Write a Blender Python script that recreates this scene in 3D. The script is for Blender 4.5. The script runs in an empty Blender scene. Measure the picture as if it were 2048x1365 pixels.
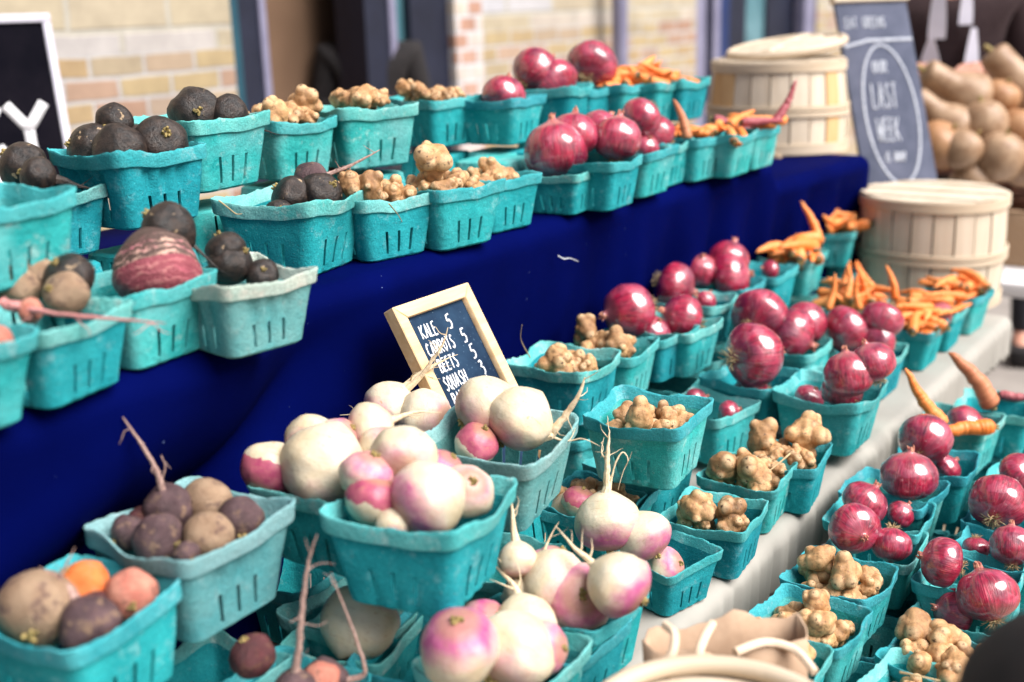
import bpy, bmesh, math, random
from mathutils import Vector, Matrix, Quaternion, noise
random.seed(7)
SC = bpy.context.scene
COL = SC.collection
rad = math.radians

# ------------------------------------------------------------------ camera
# world: X runs along the rows of baskets (away), Y towards the brick wall, Z up
FPX = 2400.0
_p, _ro, _a = rad(15.7), rad(1.8), rad(35)
CAM = Vector((0, 0, 1.55))
FV = Vector((math.cos(_p) * math.cos(_a), math.cos(_p) * math.sin(_a), -math.sin(_p)))
_R = Vector((math.sin(_a), -math.cos(_a), 0))
_U = _R.cross(FV)
RV = _R * math.cos(_ro) - _U * math.sin(_ro)
UV = _U * math.cos(_ro) + _R * math.sin(_ro)
cd = bpy.data.cameras.new('camera')
cam = bpy.data.objects.new('camera', cd)
COL.objects.link(cam)
cam.matrix_world = Matrix(((RV.x, UV.x, -FV.x, CAM.x), (RV.y, UV.y, -FV.y, CAM.y), (RV.z, UV.z, -FV.z, CAM.z), (0, 0, 0, 1)))
cd.sensor_width = 36
cd.lens = FPX / 2048 * 36
cd.clip_end = 500
cd.clip_start = 0.05
cd.dof.use_dof = True
cd.dof.focus_distance = 1.62
cd.dof.aperture_fstop = 2.6
SC.camera = cam

def ray(x, y): return FV + RV * ((x - 1024) / FPX) - UV * ((y - 682.5) / FPX)
def at(x, y, Z):
    d = ray(x, y); return CAM + d * ((Z - CAM.z) / d.z)
def atY(x, y, Y):
    d = ray(x, y); return CAM + d * (Y / d.y)
def dep(x, y, t): return CAM + ray(x, y) * t
def depth(P): return (Vector(P) - CAM).dot(FV)
def img(r, u, t): return (RV * r + UV * u - FV * t).normalized()

# ------------------------------------------------------------------ world, sun, exposure
SUN_DIR = Vector((0.06, -0.68, 0.80)).normalized()      # towards the sun
w = bpy.data.worlds.new('World'); SC.world = w; w.use_nodes = True
nt = w.node_tree
sky = nt.nodes.new('ShaderNodeTexSky'); sky.sky_type = 'NISHITA'; sky.sun_disc = False
sky.sun_elevation = math.asin(SUN_DIR.z)
sky.sun_rotation = math.atan2(SUN_DIR.x, SUN_DIR.y)
sky.air_density = 1.0; sky.dust_density = 6.0; sky.ozone_density = 1.0
bg = nt.nodes['Background']; bg.inputs[1].default_value = 0.062
nt.links.new(sky.outputs[0], bg.inputs[0])
sl = bpy.data.lights.new('sun', 'SUN'); sl.energy = 4.6; sl.angle = rad(46); sl.color = (1.0, 0.965, 0.935)
so = bpy.data.objects.new('sun', sl); COL.objects.link(so)
so.rotation_euler = SUN_DIR.to_track_quat('Z', 'Y').to_euler()
SC.view_settings.view_transform = 'Standard'; SC.view_settings.look = 'None'
SC.view_settings.gamma = 1.0; SC.view_settings.exposure = 0.68
SC.render.engine = 'CYCLES'
SC.cycles.use_denoising = True
SC.cycles.max_bounces = 6

# ------------------------------------------------------------------ node helpers
class NT:
    def __init__(s, name):
        s.m = bpy.data.materials.new(name); s.m.use_nodes = True
        s.t = s.m.node_tree; s.b = s.t.nodes['Principled BSDF']
    def n(s, typ, ins=None, **kw):
        nd = s.t.nodes.new('ShaderNode' + typ)
        for k, v in kw.items(): setattr(nd, k, v)
        for k, v in (ins or {}).items():
            if hasattr(v, 'is_output') or isinstance(v, bpy.types.NodeSocket): s.t.links.new(v, nd.inputs[k])
            else: nd.inputs[k].default_value = v
        return nd
    def coord(s, which='Object'): return s.n('TexCoord').outputs[which]
    def geo(s): return s.n('NewGeometry').outputs['Position']
    def rnd(s): return s.n('ObjectInfo').outputs['Random']
    def noise(s, vec, scale, detail=3, rough=0.55, dist=0):
        return s.n('TexNoise', {'Vector': vec, 'Scale': scale, 'Detail': detail, 'Roughness': rough, 'Distortion': dist}).outputs['Fac']
    def ramp(s, fac, stops, interp='LINEAR'):
        nd = s.n('ValToRGB', {'Fac': fac}); cr = nd.color_ramp; cr.interpolation = interp
        while len(cr.elements) < len(stops): cr.elements.new(0.5)
        for e, (p, c) in zip(cr.elements, stops):
            e.position = p; e.color = (c[0], c[1], c[2], 1) if hasattr(c, '__len__') else (c, c, c, 1)
        return nd.outputs['Color']
    def mix(s, fac, a, b, mode='MIX'):
        nd = s.t.nodes.new('ShaderNodeMix'); nd.data_type = 'RGBA'; nd.blend_type = mode
        for i, v in ((0, fac), (6, a), (7, b)):
            if isinstance(v, bpy.types.NodeSocket): s.t.links.new(v, nd.inputs[i])
            elif i == 0: nd.inputs[0].default_value = v
            else: nd.inputs[i].default_value = (v[0], v[1], v[2], 1)
        return nd.outputs[2]
    def math(s, op, a, b=0.5, clamp=False):
        nd = s.n('Math', operation=op, use_clamp=clamp)
        for i, v in ((0, a), (1, b)):
            if isinstance(v, bpy.types.NodeSocket): s.t.links.new(v, nd.inputs[i])
            else: nd.inputs[i].default_value = v
        return nd.outputs[0]
    def vmul(s, v, k):
        return s.n('VectorMath', {0: v, 1: k}, operation='MULTIPLY').outputs[0]
    def vadd(s, v, k):
        nd = s.n('VectorMath', operation='ADD'); s.t.links.new(v, nd.inputs[0])
        if isinstance(k, bpy.types.NodeSocket): s.t.links.new(k, nd.inputs[1])
        else: nd.inputs[1].default_value = k
        return nd.outputs[0]
    def sep(s, v): return s.n('SeparateXYZ', {0: v}).outputs
    def set(s, **kw):
        for k, v in kw.items():
            k = k.replace('_', ' ')
            if isinstance(v, bpy.types.NodeSocket): s.t.links.new(v, s.b.inputs[k])
            else: s.b.inputs[k].default_value = (v[0], v[1], v[2], 1) if hasattr(v, '__len__') else v
        return s
    def bump(s, h, strength=0.3, dist=0.002):
        nd = s.n('Bump', {'Height': h, 'Strength': strength, 'Distance': dist}); s.t.links.new(nd.outputs[0], s.b.inputs['Normal'])

def seeded(m, v):                    # shift a texture by the object's own random number so copies differ
    k = m.math('MULTIPLY', m.rnd(), 37.0)
    return m.vadd(v, m.n('CombineXYZ', {0: k, 1: k, 2: k}).outputs[0])

# ------------------------------------------------------------------ materials
def mat_pulp(name, c0, c1, worn, amount):
    m = NT(name); v = seeded(m, m.coord())
    base = m.mix(m.ramp(m.noise(v, 26, 4), [(0.3, 0), (0.7, 1)]), c0, c1)
    ww = m.ramp(m.noise(v, 42, 6, 0.72), [(0.56, 0), (0.74, 1)])
    base = m.mix(m.math('MULTIPLY', ww, amount), base, worn)
    base = m.mix(1.0, base, m.ramp(m.rnd(), [(0, (0.70, 0.78, 0.88)), (0.5, (1.0, 1.0, 1.0)), (1, (1.9, 1.18, 1.05))]), 'MULTIPLY')
    base = m.mix(m.math('MULTIPLY', m.ramp(m.rnd(), [(0.45, 0), (1.0, 0.5)]), m.ramp(m.noise(v, 14, 3), [(0.4, 0), (0.7, 1)])), base, worn)
    fib = m.ramp(m.noise(v, 520, 2, 0.6), [(0.3, 0.80), (0.7, 1.15)])
    base = m.mix(1.0, base, fib, 'MULTIPLY')
    spk = m.ramp(m.noise(v, 300, 2, 0.7), [(0.69, 0), (0.73, 1)])
    base = m.mix(m.math('MULTIPLY', spk, 0.5), base, worn)
    drt = m.ramp(m.noise(v, 70, 5, 0.7), [(0.68, 0), (0.76, 1)])
    base = m.mix(m.math('MULTIPLY', drt, 0.35), base, (0.05, 0.05, 0.04))
    m.set(Base_Color=base, Roughness=0.93)
    m.b.inputs['Specular IOR Level'].default_value = 0.15
    h = m.math('ADD', m.math('MULTIPLY', m.noise(v, 600, 3, 0.7), 0.5), m.noise(v, 130, 4, 0.6))
    m.bump(h, 0.8, 0.0026)
    return m.m
PULP = mat_pulp('teal_pulp', (0.009, 0.27, 0.30), (0.028, 0.395, 0.42), (0.30, 0.58, 0.59), 0.65)
PULP_RIM = mat_pulp('teal_pulp_rim', (0.03, 0.33, 0.36), (0.085, 0.44, 0.46), (0.34, 0.56, 0.57), 0.75)
PALE = mat_pulp('faded_pulp', (0.09, 0.34, 0.34), (0.18, 0.40, 0.38), (0.36, 0.48, 0.45), 0.6)
PALE_RIM = mat_pulp('faded_pulp_rim', (0.19, 0.42, 0.41), (0.30, 0.48, 0.46), (0.45, 0.54, 0.52), 0.7)

def mat_onion():
    m = NT('red_onion_skin'); o = m.coord(); x, y, z = m.sep(o)
    rr = m.math('ADD', m.math('SQRT', m.math('ADD', m.math('MULTIPLY', x, x), m.math('MULTIPLY', y, y))), 0.02)
    st = m.n('CombineXYZ', {0: m.math('DIVIDE', x, rr), 1: m.math('DIVIDE', y, rr), 2: m.math('MULTIPLY', z, 0.35)}).outputs[0]
    st2 = m.vadd(seeded(m, st), m.n('CombineXYZ', {0: 0.0, 1: 0.0, 2: m.math('MULTIPLY', z, -0.30)}).outputs[0])
    st = seeded(m, st)
    f1 = m.ramp(m.noise(st, 7, 4, 0.6), [(0.35, 0), (0.68, 1)])
    f2 = m.ramp(m.noise(st2, 20, 3, 0.6), [(0.45, 0), (0.70, 1)])
    col = m.mix(f1, (0.13, 0.001, 0.018), (0.46, 0.004, 0.048))
    col = m.mix(m.math('MULTIPLY', f2, 0.45), col, (0.58, 0.06, 0.11))
    patch = m.ramp(m.noise(seeded(m, o), 1.5, 2, 0.5), [(0.50, 0), (0.56, 1)])
    col = m.mix(m.math('MULTIPLY', patch, 0.28), col, (0.58, 0.13, 0.22))
    dark = m.ramp(m.noise(seeded(m, o), 1.1, 1), [(0.56, 0), (0.66, 1)])
    col = m.mix(m.math('MULTIPLY', dark, 0.55), col, (0.07, 0.004, 0.03))
    pole = m.ramp(z, [(0.74, 0), (0.98, 1)])
    col = m.mix(m.math('MULTIPLY', pole, 0.5), col, (0.58, 0.24, 0.22))
    scr = m.ramp(m.noise(st2, 46, 2), [(0.60, 0), (0.68, 1)])
    col = m.mix(m.math('MULTIPLY', scr, 0.25), col, (0.7, 0.4, 0.42))
    m.set(Base_Color=col, Roughness=0.40, Coat_Weight=1.0, Coat_Roughness=0.12)
    m.b.inputs['Coat IOR'].default_value = 1.72
    m.bump(m.math('ADD', m.noise(st2, 24, 3), m.math('MULTIPLY', patch, 0.25)), 0.22, 0.05)
    return m.m
ONION = mat_onion()
def simple(name, c0, c1, scale=20, rough=0.8, det=4, bump=0.3, bd=0.004, lo=0.35, hi=0.65, coords='Object'):
    m = NT(name); v = seeded(m, m.coord(coords)) if coords == 'Object' else m.geo()
    f = m.noise(v, scale, det, 0.65)
    m.set(Base_Color=m.mix(m.ramp(f, [(lo, 0), (hi, 1)]), c0, c1), Roughness=rough)
    if bump: m.bump(f, bump, bd)
    return m.m
ROOTHAIR = simple('dry_root_hair', (0.33, 0.23, 0.11), (0.55, 0.42, 0.24), 8)
ONION_NECK = simple('dry_onion_neck', (0.30, 0.05, 0.05), (0.55, 0.28, 0.18), 9)

def mat_sunchoke():
    m = NT('sunchoke_skin'); o = m.coord(); v = seeded(m, o)
    tip = m.n('Attribute', attribute_name='tip').outputs['Fac']
    f = m.noise(v, 1.6, 4, 0.6)
    col = m.mix(m.ramp(f, [(0.35, 0), (0.66, 1)]), (0.38, 0.205, 0.085), (0.64, 0.42, 0.215))
    col = m.mix(1.0, col, m.ramp(m.rnd(), [(0, (0.60, 0.52, 0.46)), (0.4, (0.95, 0.86, 0.80)), (1, (1.10, 1.02, 0.95))]), 'MULTIPLY')
    soil = m.ramp(m.noise(v, 2.2, 5, 0.7), [(0.56, 0), (0.68, 1)])
    col = m.mix(m.math('MULTIPLY', soil, 0.5), col, (0.22, 0.12, 0.065))
    col = m.mix(m.math('MULTIPLY', tip, 0.5), col, (0.74, 0.55, 0.33))
    ring = m.ramp(m.noise(v, 2.2, 3, 0.7, 1.2), [(0.60, 0), (0.70, 1)])
    col = m.mix(m.math('MULTIPLY', ring, 0.75), col, (0.24, 0.115, 0.05))
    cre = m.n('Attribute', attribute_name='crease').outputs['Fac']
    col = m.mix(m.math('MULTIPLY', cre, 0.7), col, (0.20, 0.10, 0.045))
    rn = m.ramp(m.noise(m.vmul(v, (1, 1, 6)), 2.4, 3, 0.6, 0.8), [(0.57, 0), (0.61, 1), (0.65, 0)])
    col = m.mix(m.math('MULTIPLY', rn, 0.4), col, (0.26, 0.135, 0.065))
    sp = m.ramp(m.noise(v, 8, 3, 0.65), [(0.62, 0), (0.67, 1)])
    col = m.mix(m.math('MULTIPLY', sp, 0.85), col, (0.085, 0.045, 0.025))
    eye = m.n('Attribute', attribute_name='eye').outputs['Fac']
    col = m.mix(eye, col, (0.07, 0.035, 0.02))
    m.set(Base_Color=col, Roughness=0.52)
    m.bump(m.math('ADD', m.math('SUBTRACT', m.noise(v, 12, 5, 0.75), m.math('MULTIPLY', rn, 0.5)), m.math('MULTIPLY', f, 2)), 0.28, 0.06)
    return m.m
SUNCHOKE = mat_sunchoke()

def mat_blackradish():
    m = NT('black_radish_skin'); v = seeded(m, m.coord())
    f = m.noise(v, 3.0, 5, 0.65)
    col = m.mix(m.ramp(f, [(0.4, 0), (0.7, 1)]), (0.007, 0.005, 0.005), (0.045, 0.028, 0.021))
    sc = m.ramp(m.noise(v, 2.6, 5, 0.55), [(0.66, 0), (0.70, 1)])
    col = m.mix(m.math('MULTIPLY', sc, 0.8), col, (0.42, 0.30, 0.18))
    st = m.ramp(m.noise(m.vmul(v, (1, 1, 0.15)), 30, 2), [(0.7, 0), (0.76, 1)])
    col = m.mix(m.math('MULTIPLY', st, 0.25), col, (0.25, 0.19, 0.14))
    m.set(Base_Color=col, Roughness=0.42); m.bump(m.noise(v, 9, 5, 0.7), 0.3, 0.04)
    return m.m
BLACKR = mat_blackradish()
STEM = simple('cut_leaf_stem', (0.13, 0.10, 0.035), (0.40, 0.30, 0.11), 5)

def mat_striped():
    m = NT('striped_root_skin'); o = m.vmul(m.coord(), (1, 1, -1)); x, y, z = m.sep(o)
    wob = m.noise(o, 3.2, 4, 0.6)
    zz = m.math('ADD', z, m.math('MULTIPLY', wob, 0.42))
    band = m.math('SINE', m.math('MULTIPLY', zz, 34.0))
    band = m.ramp(m.math('ADD', m.math('MULTIPLY', band, 0.5), m.math('MULTIPLY', m.noise(o, 6, 4), 0.9)), [(0.42, 0), (0.72, 1)])
    pale = m.mix(m.ramp(m.noise(o, 2, 3), [(0.4, 0), (0.65, 1)]), (0.55, 0.36, 0.28), (0.50, 0.16, 0.20))
    body = m.mix(band, (0.10, 0.055, 0.045), pale)
    scf = m.ramp(m.noise(m.vmul(o, (1, 1, 2.2)), 3.4, 6, 0.7), [(0.46, 0), (0.55, 1)])
    body = m.mix(m.math('MULTIPLY', scf, 0.85), body, (0.075, 0.042, 0.036))
    low = m.ramp(z, [(-0.62, (0.34, 0.05, 0.085)), (-0.25, (0.40, 0.17, 0.16))])
    body = m.mix(m.ramp(z, [(-0.75, 0.65), (-0.30, 0)]), body, low)
    top = m.ramp(m.math('ADD', z, m.math('MULTIPLY', wob, 0.5)), [(0.62, 0), (0.86, 1)])
    body = m.mix(top, body, (0.075, 0.045, 0.038))
    m.set(Base_Color=body, Roughness=0.6); m.bump(m.math('ADD', band, m.noise(o, 14, 4)), 0.35, 0.03)
    return m.m
STRIPED = mat_striped()

def mat_turnip(name, crown, zlo, zhi, base=(0.62, 0.545, 0.42)):
    m = NT(name); o = m.coord(); v = seeded(m, o); x, y, z = m.sep(o)
    zz = m.math('ADD', z, m.math('MULTIPLY', m.math('SUBTRACT', m.noise(v, 1.5, 3), 0.5), 1.0))
    cr = m.ramp(zz, [(zlo, 0), (zhi, 1)])
    b = m.mix(m.ramp(m.noise(v, 1.3, 3), [(0.4, 0), (0.7, 1)]), base, (0.60, 0.48, 0.31))
    cc = m.mix(m.ramp(m.noise(v, 2.5, 3), [(0.35, 0), (0.7, 1)]), crown, (min(1, crown[0] * 1.35), crown[1] * 2.6 + 0.06, crown[2] * 1.5))
    col = m.mix(m.math('MULTIPLY', cr, 0.92), b, cc)
    sc = m.ramp(m.noise(v, 3.2, 4, 0.6), [(0.66, 0), (0.74, 1)])
    col = m.mix(m.math('MULTIPLY', sc, 0.85), col, (0.42, 0.24, 0.10))
    hair = m.ramp(m.noise(m.vmul(v, (1, 1, 5)), 4, 3), [(0.68, 0), (0.73, 1)])
    col = m.mix(m.math('MULTIPLY', hair, 0.22), col, (0.5, 0.36, 0.22))
    ln = m.ramp(m.noise(m.vmul(v, (0.8, 0.8, 7)), 2.6, 4, 0.7, 0.6), [(0.60, 0), (0.64, 1), (0.68, 0)])
    col = m.mix(m.math('MULTIPLY', ln, 0.7), col, (0.38, 0.23, 0.12))
    drt = m.ramp(m.noise(v, 11, 5, 0.7), [(0.60, 0), (0.74, 1)])
    col = m.mix(m.math('MULTIPLY', drt, 0.6), col, (0.40, 0.27, 0.15))
    rg = m.ramp(z, [(0.66, 0), (0.80, 1)])
    col = m.mix(m.math('MULTIPLY', rg, 0.6), col, (0.36, 0.22, 0.11))
    m.set(Base_Color=col, Roughness=0.40)
    m.b.inputs['Subsurface Weight'].default_value = 0.12
    m.b.inputs['Subsurface Radius'].default_value = (0.02, 0.012, 0.008)
    m.bump(m.math('ADD', m.noise(v, 3, 6, 0.65), m.math('MULTIPLY', ln, -0.3)), 0.13, 0.05)
    return m.m
TURN_P = mat_turnip('purple_top_turnip', (0.37, 0.025, 0.18), 0.0, 0.6)
TURN_W = mat_turnip('white_turnip', (0.48, 0.10, 0.24), 0.30, 1.0)
TURN_M = mat_turnip('magenta_turnip', (0.33, 0.012, 0.10), -0.95, 0.0)
TURN_K = mat_turnip('pink_turnip', (0.50, 0.10, 0.25), -0.35, 0.55)
TAIL = simple('pale_tail_root', (0.62, 0.46, 0.28), (0.78, 0.66, 0.47), 6)

def mat_beet(name, a, b, e):
    m = NT(name); v = seeded(m, m.coord())
    col = m.mix(m.ramp(m.noise(v, 1.4, 4), [(0.35, 0), (0.65, 1)]), a, b)
    col = m.mix(m.ramp(m.noise(v, 2.3, 5, 0.65), [(0.54, 0), (0.68, 1)]), col, e)
    m.set(Base_Color=col, Roughness=0.62); m.bump(m.noise(v, 9, 5, 0.65), 0.4, 0.05)
    return m.m
BEET = mat_beet('dusty_beet_skin', (0.050, 0.025, 0.030), (0.115, 0.065, 0.070), (0.24, 0.15, 0.095))
BEET_T = mat_beet('tan_beet_skin', (0.25, 0.155, 0.095), (0.35, 0.24, 0.155), (0.10, 0.05, 0.048))
BEET_D = mat_beet('dark_beet_skin', (0.045, 0.012, 0.014), (0.11, 0.025, 0.03), (0.16, 0.07, 0.045))
BEET_O = mat_beet('golden_beet_skin', (0.72, 0.16, 0.03), (0.80, 0.25, 0.07), (0.55, 0.22, 0.10))
BEET_R = mat_beet('reddish_beet_skin', (0.45, 0.14, 0.10), (0.55, 0.24, 0.17), (0.16, 0.07, 0.05))
BEETTAIL = simple('brown_tail_root', (0.24, 0.14, 0.12), (0.44, 0.30, 0.26), 6)
PINKTAIL = simple('pink_tail_root', (0.45, 0.14, 0.15), (0.58, 0.30, 0.27), 6)

def mat_carrot(name, a, b, tip):
    m = NT(name); o = m.coord(); v = seeded(m, o)
    col = m.mix(m.ramp(m.noise(v, 1.2, 3), [(0.35, 0), (0.7, 1)]), a, b)
    rg = m.ramp(m.noise(m.vmul(v, (0.5, 0.5, 7)), 2, 2), [(0.6, 0), (0.72, 1)])
    col = m.mix(m.math('MULTIPLY', rg, 0.35), col, tip)
    col = m.mix(m.ramp(m.sep(o)[2], [(0.0, 1), (0.05, 0)]), col, (0.06, 0.05, 0.02))
    m.set(Base_Color=col, Roughness=0.5); m.bump(m.noise(m.vmul(v, (1, 1, 9)), 1.5, 3), 0.3, 0.03)
    return m.m
CARROT = mat_carrot('orange_carrot_skin', (0.80, 0.19, 0.025), (0.84, 0.33, 0.10), (0.50, 0.15, 0.04))
CARROT_P = mat_carrot('purple_carrot_skin', (0.27, 0.035, 0.06), (0.42, 0.11, 0.12), (0.16, 0.02, 0.04))
CARROT_B = mat_carrot('brown_carrot_skin', (0.42, 0.13, 0.055), (0.60, 0.26, 0.13), (0.2, 0.06, 0.04))

def mat_cloth(name, c0, c1, rough, weave, specks):
    m = NT(name); g = m.geo()
    col = m.mix(m.ramp(m.noise(g, 4, 4), [(0.3, 0), (0.7, 1)]), c0, c1)
    if specks:
        s = m.ramp(m.noise(g, 95, 2, 0.5), [(0.765, 0), (0.785, 1)])
        s2 = m.ramp(m.noise(g, 6, 2), [(0.5, 0), (0.62, 1)])
        col = m.mix(m.math('MULTIPLY', m.math('MULTIPLY', s, s2), 0.5), col, (0.25, 0.36, 0.7))
    m.set(Base_Color=col, Roughness=rough)
    m.b.inputs['Sheen Weight'].default_value = 0.0
    if specks: m.b.inputs['Sheen Tint'].default_value = (0.03, 0.07, 0.5, 1)
    m.b.inputs['Specular IOR Level'].default_value = 0.02 if specks else 0.2
    m.bump(m.noise(g, weave, 3, 0.7), 0.35, 0.001)
    return m.m
NAVY = mat_cloth('blue_cloth', (0.0001, 0.0013, 0.038), (0.0002, 0.0022, 0.062), 0.85, 900, True)
LINEN = mat_cloth('grey_white_cloth', (0.275, 0.264, 0.24), (0.35, 0.337, 0.308), 0.9, 700, False)

def mat_wood(name, a, b, axis=(1, 1, 6), sc=9, coords='Object'):
    m = NT(name); v = m.vmul(seeded(m, m.coord(coords)), axis)
    f = m.noise(v, sc, 4, 0.6, 0.4)
    g = m.ramp(f, [(0.35, 0), (0.68, 1)])
    m.set(Base_Color=m.mix(g, a, b), Roughness=0.62); m.bump(f, 0.3, 0.003)
    return m.m
STAVE = mat_wood('pale_split_wood', (0.54, 0.445, 0.335), (0.66, 0.575, 0.465), (26, 26, 3), 1)
STAVE_D = mat_wood('tan_split_wood', (0.50, 0.29, 0.12), (0.66, 0.44, 0.22), (26, 26, 3), 1)
HOOP = mat_wood('bent_hoop_wood', (0.49, 0.39, 0.275), (0.60, 0.50, 0.385), (4, 4, 60), 1)
PINE = mat_wood('pine_frame', (0.66, 0.43, 0.22), (0.76, 0.56, 0.34), (6, 60, 60), 1)
CRATE = mat_wood('weathered_wood', (0.24, 0.17, 0.11), (0.36, 0.27, 0.18), (3, 30, 30), 1)

def mat_slate(name, a, b, d):
    m = NT(name); v = m.coord()
    col = m.mix(m.ramp(m.noise(v, 9, 4, 0.65), [(0.35, 0), (0.7, 1)]), a, b)
    s = m.ramp(m.noise(v, 260, 2), [(0.68, 0), (0.74, 1)])
    col = m.mix(m.math('MULTIPLY', s, 0.5), col, d)
    m.set(Base_Color=col, Roughness=0.9)
    m.b.inputs['Specular IOR Level'].default_value = 0.12
    return m.m
SLATE = mat_slate('dark_slate', (0.007, 0.018, 0.042), (0.022, 0.052, 0.10), (0.20, 0.32, 0.45))
SLATE_G = mat_slate('dusty_grey_slate', (0.062, 0.072, 0.108), (0.105, 0.115, 0.165), (0.2, 0.22, 0.28))
CHALK = simple('chalk', (0.55, 0.58, 0.64), (0.85, 0.86, 0.90), 160, 0.95, 3, 0)
CHALK_F = simple('faint_chalk', (0.30, 0.33, 0.40), (0.50, 0.53, 0.60), 160, 0.95, 3, 0)
CHALK_W = simple('white_paint_letters', (0.72, 0.72, 0.76), (0.80, 0.80, 0.84), 10, 0.6, 2, 0)
BLACKB = simple('black_board_paint', (0.003, 0.003, 0.006), (0.007, 0.006, 0.010), 6, 0.95, 4, 0)
BLACKB.node_tree.nodes['Principled BSDF'].inputs['Specular IOR Level'].default_value = 0.05
ALU = simple('grey_painted_frame', (0.44, 0.43, 0.52), (0.54, 0.53, 0.61), 6, 0.55, 3, 0)
DKFRAME = simple('dark_blue_frame_paint', (0.004, 0.006, 0.018), (0.009, 0.012, 0.030), 5, 0.5, 3, 0)
LTFRAME = simple('pale_lilac_frame_paint', (0.17, 0.165, 0.25), (0.22, 0.215, 0.31), 5, 0.45, 3, 0)
TEALFRAME = simple('dark_teal_frame_paint', (0.006, 0.045, 0.075), (0.012, 0.07, 0.10), 5, 0.5, 3, 0)
GLASSG = simple('greenish_window_glass', (0.05, 0.13, 0.16), (0.12, 0.24, 0.28), 3, 0.15, 2, 0)
BLUEP = simple('blue_panel_paint', (0.006, 0.02, 0.09), (0.010, 0.035, 0.14), 4, 0.45, 2, 0)
BROWNI = simple('brown_room_plaster', (0.11, 0.062, 0.035), (0.17, 0.10, 0.06), 1.2, 0.9, 3, 0)
KRAFT = simple('kraft_paper', (0.40, 0.27, 0.18), (0.52, 0.37, 0.26), 14, 0.85, 4, 0.25)
ROPE = simple('pale_paper_cord', (0.66, 0.50, 0.36), (0.76, 0.62, 0.48), 20, 0.9)
BLACKF = simple('black_bag_fabric', (0.004, 0.003, 0.004), (0.012, 0.009, 0.010), 30, 0.9, 4, 0.3)
WICKER = simple('brown_wicker', (0.075, 0.028, 0.016), (0.20, 0.085, 0.05), 60, 0.6, 3, 0.4)
CARD = simple('brown_cardboard', (0.34, 0.22, 0.13), (0.40, 0.27, 0.17), 8, 0.9, 3, 0.1)
WHITEP = simple('white_laminate', (0.74, 0.74, 0.77), (0.80, 0.80, 0.83), 5, 0.5, 2, 0)
SQUASH = simple('tan_squash_skin', (0.25, 0.145, 0.08), (0.40, 0.27, 0.17), 2.2, 0.5, 4, 0.1, 0.02)
SQUASH_O = simple('orange_squash_skin', (0.30, 0.14, 0.06), (0.40, 0.22, 0.11), 2.2, 0.5, 4, 0.1, 0.02)
KNIT = simple('dark_brown_knit', (0.025, 0.012, 0.014), (0.045, 0.025, 0.028), 120, 0.95, 2, 0.3)
SHIRT = simple('white_shirt', (0.66, 0.66, 0.78), (0.74, 0.74, 0.86), 8, 0.9, 2, 0)
SKIN = simple('skin', (0.48, 0.23, 0.16), (0.56, 0.29, 0.22), 8, 0.5, 2, 0)
HAIR = simple('dark_hair', (0.02, 0.012, 0.008), (0.05, 0.03, 0.02), 40, 0.5, 3, 0.3)
NAVYC = simple('navy_coat', (0.006, 0.014, 0.05), (0.010, 0.022, 0.075), 30, 0.9, 2, 0)
DENIM = simple('dark_trousers', (0.012, 0.014, 0.02), (0.02, 0.022, 0.03), 30, 0.9, 2, 0)

def mat_brick():
    m = NT('buff_brick'); g = m.geo(); x, y, z = m.sep(g)
    wob = m.math('MULTIPLY', m.math('SUBTRACT', m.noise(g, 5, 3), 0.5), 0.02)
    v = m.n('CombineXYZ', {0: m.math('ADD', x, wob), 1: m.math('ADD', z, wob), 2: 0.0}).outputs[0]
    def bt(wd, ht, mo):
        nd = m.n('TexBrick', {'Vector': v, 'Color1': (0, 0, 0, 1), 'Color2': (1, 1, 1, 1), 'Mortar': (0.5, 0.5, 0.5, 1), 'Scale': 1.0,
                              'Mortar Size': mo, 'Mortar Smooth': 0.4, 'Bias': 0.0, 'Brick Width': wd, 'Row Height': ht})
        return nd
    pal = [(0.0, (0.33, 0.235, 0.13)), (0.30, (0.37, 0.29, 0.165)), (0.50, (0.32, 0.265, 0.18)), (0.68, (0.37, 0.265, 0.195)), (0.90, (0.29, 0.165, 0.115)), (1.0, (0.35, 0.28, 0.215))]
    b1 = bt(0.225, 0.075, 0.008)
    c1 = m.ramp(b1.outputs['Color'], pal)
    c1 = m.mix(b1.outputs['Fac'], c1, (0.40, 0.39, 0.39))
    b2 = bt(0.42, 0.30, 0.012)
    c2 = m.ramp(b2.outputs['Color'], [(0.0, (0.40, 0.34, 0.24)), (0.4, (0.375, 0.325, 0.235)), (0.7, (0.43, 0.36, 0.275)), (1.0, (0.41, 0.41, 0.44))])
    c2 = m.mix(b2.outputs['Fac'], c2, (0.40, 0.38, 0.33))
    up = m.math('GREATER_THAN', z, 1.425)
    col = m.mix(up, c1, c2)
    st = m.ramp(m.noise(g, 9, 5, 0.65), [(0.35, 0.84), (0.7, 1.10)])
    col = m.mix(1.0, col, st, 'MULTIPLY')
    m.set(Base_Color=col, Roughness=0.95)
    m.bump(m.math('SUBTRACT', m.math('MULTIPLY', m.noise(g, 60, 4), 0.3), m.mix(up, b1.outputs['Fac'], b2.outputs['Fac'])), 0.5, 0.01)
    return m.m
BRICK = mat_brick()
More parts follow.
